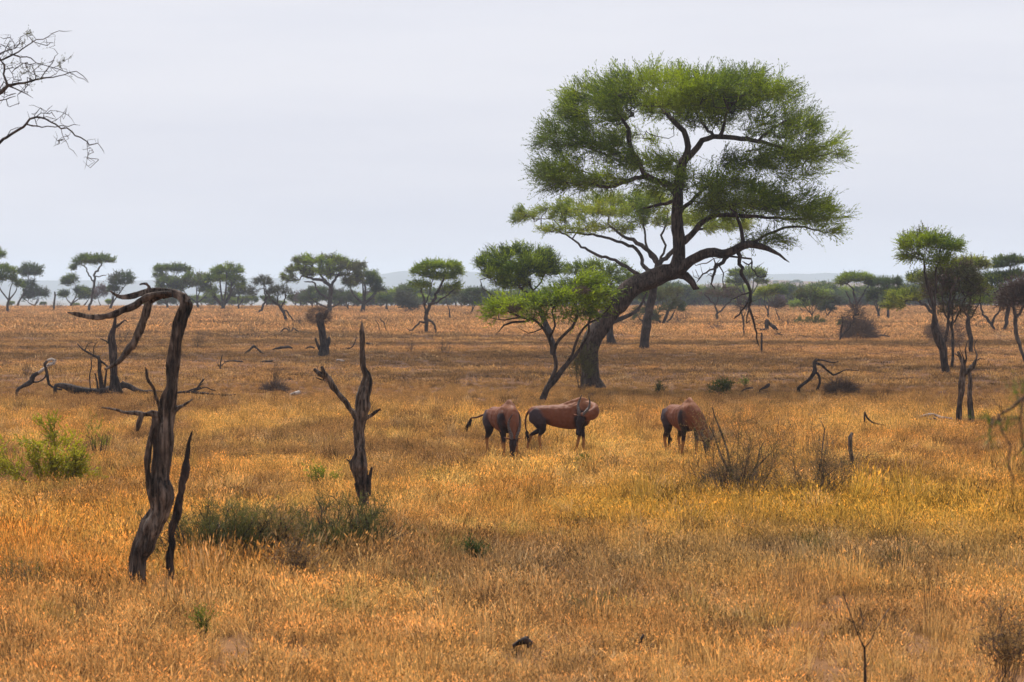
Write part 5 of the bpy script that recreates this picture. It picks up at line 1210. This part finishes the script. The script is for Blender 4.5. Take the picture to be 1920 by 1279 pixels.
for k, (px, py, w_, h_, lab) in enumerate(((1105, 1150, 90, 40, 'dark brown clump of dead growth in the short grass, bottom centre'), (1690, 1065, 70, 50, 'dark greenish dry clump at the lower right'), (40, 1100, 80, 55, 'brown dry clump at the lower left edge'))):
    shrub('dry_bush', (px, py), w_, h_, lab, stems=60, bark='dead', seed=170 + k, fork=3, thick=.4, leaves=260, col='straw', mixcol='bush', leaf=(.04, .01), leaflow=0, ragged=.7)
for k, (px, py, h_, lab) in enumerate(((1885, 1275, 150, 'stand of tall brown dry stalks at the bottom right corner'), (555, 1075, 60, 'low brown tuft before the middle of the feathery bushes'))):
    shrub('dry_stalks', (px, py), 90, h_, lab, stems=40, bark='dead', seed=190 + k, fork=1, thick=.28, leaves=380, col='straw', mixcol='brown', leaf=(.03, .012), leaflow=.3, ragged=.6)
# sapling at the bottom right
snag('sapling', (1622, 1290), [[(1622, 1292, 5), (1622, 1240, 4), (1621, 1215, 3.5), (1612, 1198, 2), (1603, 1175, 1.6), (1590, 1140, 2), (1580, 1110, 1.2)], [(1621, 1215, 2.5), (1634, 1200, 2), (1642, 1180, 1.6), (1655, 1160, 1.2), (1668, 1140, 1)], [(1608, 1188, 2), (1618, 1165, 1.5), (1612, 1140, 1)], [(1600, 1168, 2), (1585, 1158, 1.2)], [(1620, 1260, 1.5), (1630, 1235, 1)]],
     'thin forked leafless sapling standing at the bottom right', 'sapling', mat_='dead', seed=62, remeshed=False)

# ------------------------------------------------------------------ grass
def tuft(rng, nb, h, w, spreadr, lean, heads, stems=0.0, droop=0.18):
    """blades as tapering three-quad strips; some end in a seed head"""
    Vs, Fs, Cs = [], [], []
    k = 0
    for i in range(nb):
        a = rng.uniform(0, 2 * np.pi); r = spreadr * math.sqrt(rng.random())
        o = np.array([math.cos(a) * r, math.sin(a) * r, -0.02])
        la = rng.uniform(0, 2 * np.pi)
        ld = np.array([math.cos(la), math.sin(la), 0]) * rng.uniform(0.1, 1) * lean + o * np.array([1, 1, 0]) * 0.25
        H = h * rng.uniform(0.45, 1.1)
        fa = rng.uniform(0, 2 * np.pi); wv = np.array([math.cos(fa), math.sin(fa), 0]) * w * rng.uniform(0.6, 1.2)
        ts = np.array([0, 0.4, 0.75, 1.0]); ww = np.array([0.8, 1.0, 0.7, 0.25])
        pts = o + np.outer(ts ** 1.5, ld) * H * 1.2 + np.outer(ts - droop * rng.random() * ts ** 3, [0, 0, 1]) * H
        V = np.stack([pts - wv * ww[:, None] / 2, pts + wv * ww[:, None] / 2], 1).reshape(-1, 3)
        Vs.append(V); Fs.append(np.array([[0, 1, 3, 2], [2, 3, 5, 4], [4, 5, 7, 6]]) + k); k += 8
        sh = rng.uniform(0.45, 1.35)
        dk = 0.38 if rng.random() < stems else 1.0
        Cs.append(np.outer([0.85, 1.0, 1.1], [1, 1, 1]) * sh * dk)
        if rng.random() < heads:
            q = pts[-1]; dr = unit(pts[-1] - pts[-2]); hl = h * rng.uniform(0.07, 0.16); hw = w * rng.uniform(1.1, 1.9)
            for s_ in (0, 1):
                wv2 = np.array([math.cos(fa + s_ * 1.5), math.sin(fa + s_ * 1.5), 0.2]) * hw * 0.5
                V = np.array([q - dr * hl * 0.4, q + wv2, q + dr * hl, q - wv2])
                Vs.append(V); Fs.append(np.array([[0, 1, 2, 3]]) + k); k += 4
                Cs.append(np.array([[1.35, 1.25, 1.1]]) * sh * (0.3 if rng.random() < 0.25 else 1))
    return np.vstack(Vs), np.vstack(Fs), np.vstack(Cs)

def grass_mat():
    m, n, l = mat('dry_grass')
    a = N(n, 'ShaderNodeAttribute', attribute_name='Col'); t = N(n, 'ShaderNodeAttribute', attribute_name='tint', attribute_type='INSTANCER')
    mu = N(n, 'ShaderNodeVectorMath', operation='MULTIPLY'); l.new(a.outputs['Color'], mu.inputs[0]); l.new(t.outputs['Vector'], mu.inputs[1])
    b = N(n, 'ShaderNodeBsdfPrincipled', i_Roughness=0.7); b.inputs['Specular IOR Level'].default_value = 0.15; l.new(mu.outputs[0], b.inputs['Base Color'])
    tr = N(n, 'ShaderNodeBsdfTranslucent'); l.new(mu.outputs[0], tr.inputs[0])
    mx = N(n, 'ShaderNodeMixShader'); mx.inputs[0].default_value = 0.35
    l.new(b.outputs[0], mx.inputs[1]); l.new(tr.outputs[0], mx.inputs[2])
    o = N(n, 'ShaderNodeOutputMaterial'); l.new(mx.outputs[0], o.inputs[0])
    return m
GM = grass_mat()
gcol = bpy.data.collections.new('tuft_kinds')
trng = np.random.default_rng(11)
KINDS = [  # nb, h, w, spread, lean, heads, dark stems
    (80, 0.95, 0.022, 0.60, 0.28, 0.75, 0.14), (90, 0.80, 0.024, 0.75, 0.40, 0.85, 0.20), (70, 1.05, 0.020, 0.50, 0.30, 0.6, 0.14),
    (100, 0.60, 0.028, 0.90, 0.60, 0.5, 0.28), (70, 0.85, 0.024, 0.65, 0.80, 0.6, 0.18), (60, 0.75, 0.026, 0.65, 0.45, 0.9, 0.62)]
for i, a in enumerate(KINDS):
    V, F, C = tuft(trng, *a)
    o = mesh_arrays('tuft_kind_%d' % i, V, F, GM, C, False)
    COL.objects.unlink(o); gcol.objects.link(o)
for i, a in enumerate([(70, 0.9, 0.065, 1.5, 0.20, 0.6, 0.15), (80, 0.75, 0.070, 1.9, 0.30, 0.6, 0.28), (60, 0.8, 0.075, 1.7, 0.25, 0.4, 0.5)]):
    V, F, C = tuft(trng, *a)
    o = mesh_arrays('tuft_kind_%d' % (6 + i), V, F, GM, C, False)
    COL.objects.unlink(o); gcol.objects.link(o)

def scatter(y0, y1, dens, seed, margin=0.235, extra=3.0):
    rng = np.random.default_rng(seed)
    Y = []; X = []
    step = (y1 - y0) / 60
    for k in range(60):
        a = y0 + k * step; hw = margin * (a + step / 2) + extra
        nn = rng.poisson(dens * step * 2 * hw)
        Y.append(rng.uniform(a, a + step, nn)); X.append(rng.uniform(-hw, hw, nn))
    return np.concatenate(X), np.concatenate(Y)

def keep_patch(x, y, lo, hi, seed, rng):
    f = fbm(x / 0.9, y / 1.3, seed, 3)
    return rng.random(len(x)) < np.clip((f - lo) / (hi - lo), 0.38, 1)

PX_, PY_, PS, PT, PI_, PR = [], [], [], [], [], []
grng = np.random.default_rng(5)
for (y0, y1, dens, far) in ((19, 48, 20, 0), (48, 105, 11, 0), (105, 200, 2.6, 1), (200, 520, 0.85, 1), (520, 760, 0.10, 1)):
    x, y = scatter(y0, y1, dens, int(y0))
    kp = keep_patch(x, y, 0.25, 0.55, 71, grng); x, y = x[kp], y[kp]
    c = field_tint(x, y); h = field_height(x, y)
    nn = len(x)
    j = grng.uniform(0.72, 1.22, (nn, 1)); c = c * j * np.array([1.42, 1.56, 1.36])
    dkm = grng.random(nn) < 0.09; c[dkm] *= np.array([0.36, 0.36, 0.42])
    lt = grng.random(nn) < 0.05; c[lt] = c[lt] * 0.5 + np.array([0.42, 0.30, 0.16])
    gr = (fbm(x / 0.7, y / 1.2, 91, 2) > 0.80) & (y < 60); c[gr] = c[gr] * 0.75 + np.array([0.04, 0.07, 0.01])
    s = h * grng.uniform(0.65, 1.45, nn)
    if far: idx = grng.integers(6, 9, nn); fx_ = 1.7 if y1 < 250 else 2.8; s3 = np.stack([s * fx_, s * fx_, s * (1.05 if y1 < 250 else 1.2)], -1)
    else:
        idx = grng.choice(6, nn, p=[.22, .2, .16, .2, .14, .08]); sx = s * grng.uniform(1.0, 1.5, nn); tall = grng.random(nn) < 0.05; s = np.where(tall, s * 1.8, s); sx = np.where(tall, sx * 0.7, sx); s3 = np.stack([sx, sx, s], -1)
    PX_.append(x); PY_.append(y); PS.append(s3); PT.append(c); PI_.append(idx)
x = np.concatenate(PX_); y = np.concatenate(PY_); s3 = np.vstack(PS); tn = np.clip(np.vstack(PT), 0.01, 0.92); idx = np.concatenate(PI_)
z = gz(x, y)
nn = len(x)
for (tx, ty, tr, tf) in TRIM:
    q = np.exp(-((x - tx) / tr) ** 2 - ((y - ty) / (tr * 1.6)) ** 2)
    s3[:, 2] *= 1 - (1 - tf) * q
print('tufts', nn)
me = bpy.data.meshes.new('grass'); me.vertices.add(nn)
me.vertices.foreach_set('co', np.stack([x, y, z], -1).astype(np.float32).ravel())
def vattr(name, typ, data, key):
    a = me.attributes.new(name, typ, 'POINT'); a.data.foreach_set(key, np.ascontiguousarray(data).ravel())
vattr('scl', 'FLOAT_VECTOR', s3.astype(np.float32), 'vector')
vattr('tint', 'FLOAT_VECTOR', tn.astype(np.float32), 'vector')
vattr('idx', 'INT', idx.astype(np.int32), 'value')
rot = np.stack([grng.normal(0, 0.10, nn), grng.normal(0, 0.10, nn), grng.uniform(0, 6.283, nn)], -1)
vattr('rot', 'FLOAT_VECTOR', rot.astype(np.float32), 'vector')
grass = bpy.data.objects.new('grass', me); COL.objects.link(grass)
me.materials.append(GM)
tag(grass, 'tall dry golden brown grass covering the plain', 'grass', kind='stuff')
ng = bpy.data.node_groups.new('grass_tufts', 'GeometryNodeTree')
ng.interface.new_socket('Geometry', in_out='INPUT', socket_type='NodeSocketGeometry')
ng.interface.new_socket('Geometry', in_out='OUTPUT', socket_type='NodeSocketGeometry')
gi = ng.nodes.new('NodeGroupInput'); go = ng.nodes.new('NodeGroupOutput')
ci = ng.nodes.new('GeometryNodeCollectionInfo'); ci.inputs['Collection'].default_value = gcol
ci.inputs['Separate Children'].default_value = True; ci.inputs['Reset Children'].default_value = True
ip = ng.nodes.new('GeometryNodeInstanceOnPoints'); ip.inputs['Pick Instance'].default_value = True
def na(nm, dt):
    a = ng.nodes.new('GeometryNodeInputNamedAttribute'); a.data_type = dt; a.inputs['Name'].default_value = nm
    return [o_ for o_ in a.outputs if o_.enabled and o_.name == 'Attribute'][0]
L_ = ng.links
L_.new(gi.outputs[0], ip.inputs['Points']); L_.new(ci.outputs[0], ip.inputs['Instance'])
L_.new(na('idx', 'INT'), ip.inputs['Instance Index']); L_.new(na('rot', 'FLOAT_VECTOR'), ip.inputs['Rotation'])
L_.new(na('scl', 'FLOAT_VECTOR'), ip.inputs['Scale']); L_.new(ip.outputs[0], go.inputs[0])
mdf = grass.modifiers.new('tufts', 'NODES'); mdf.node_group = ng
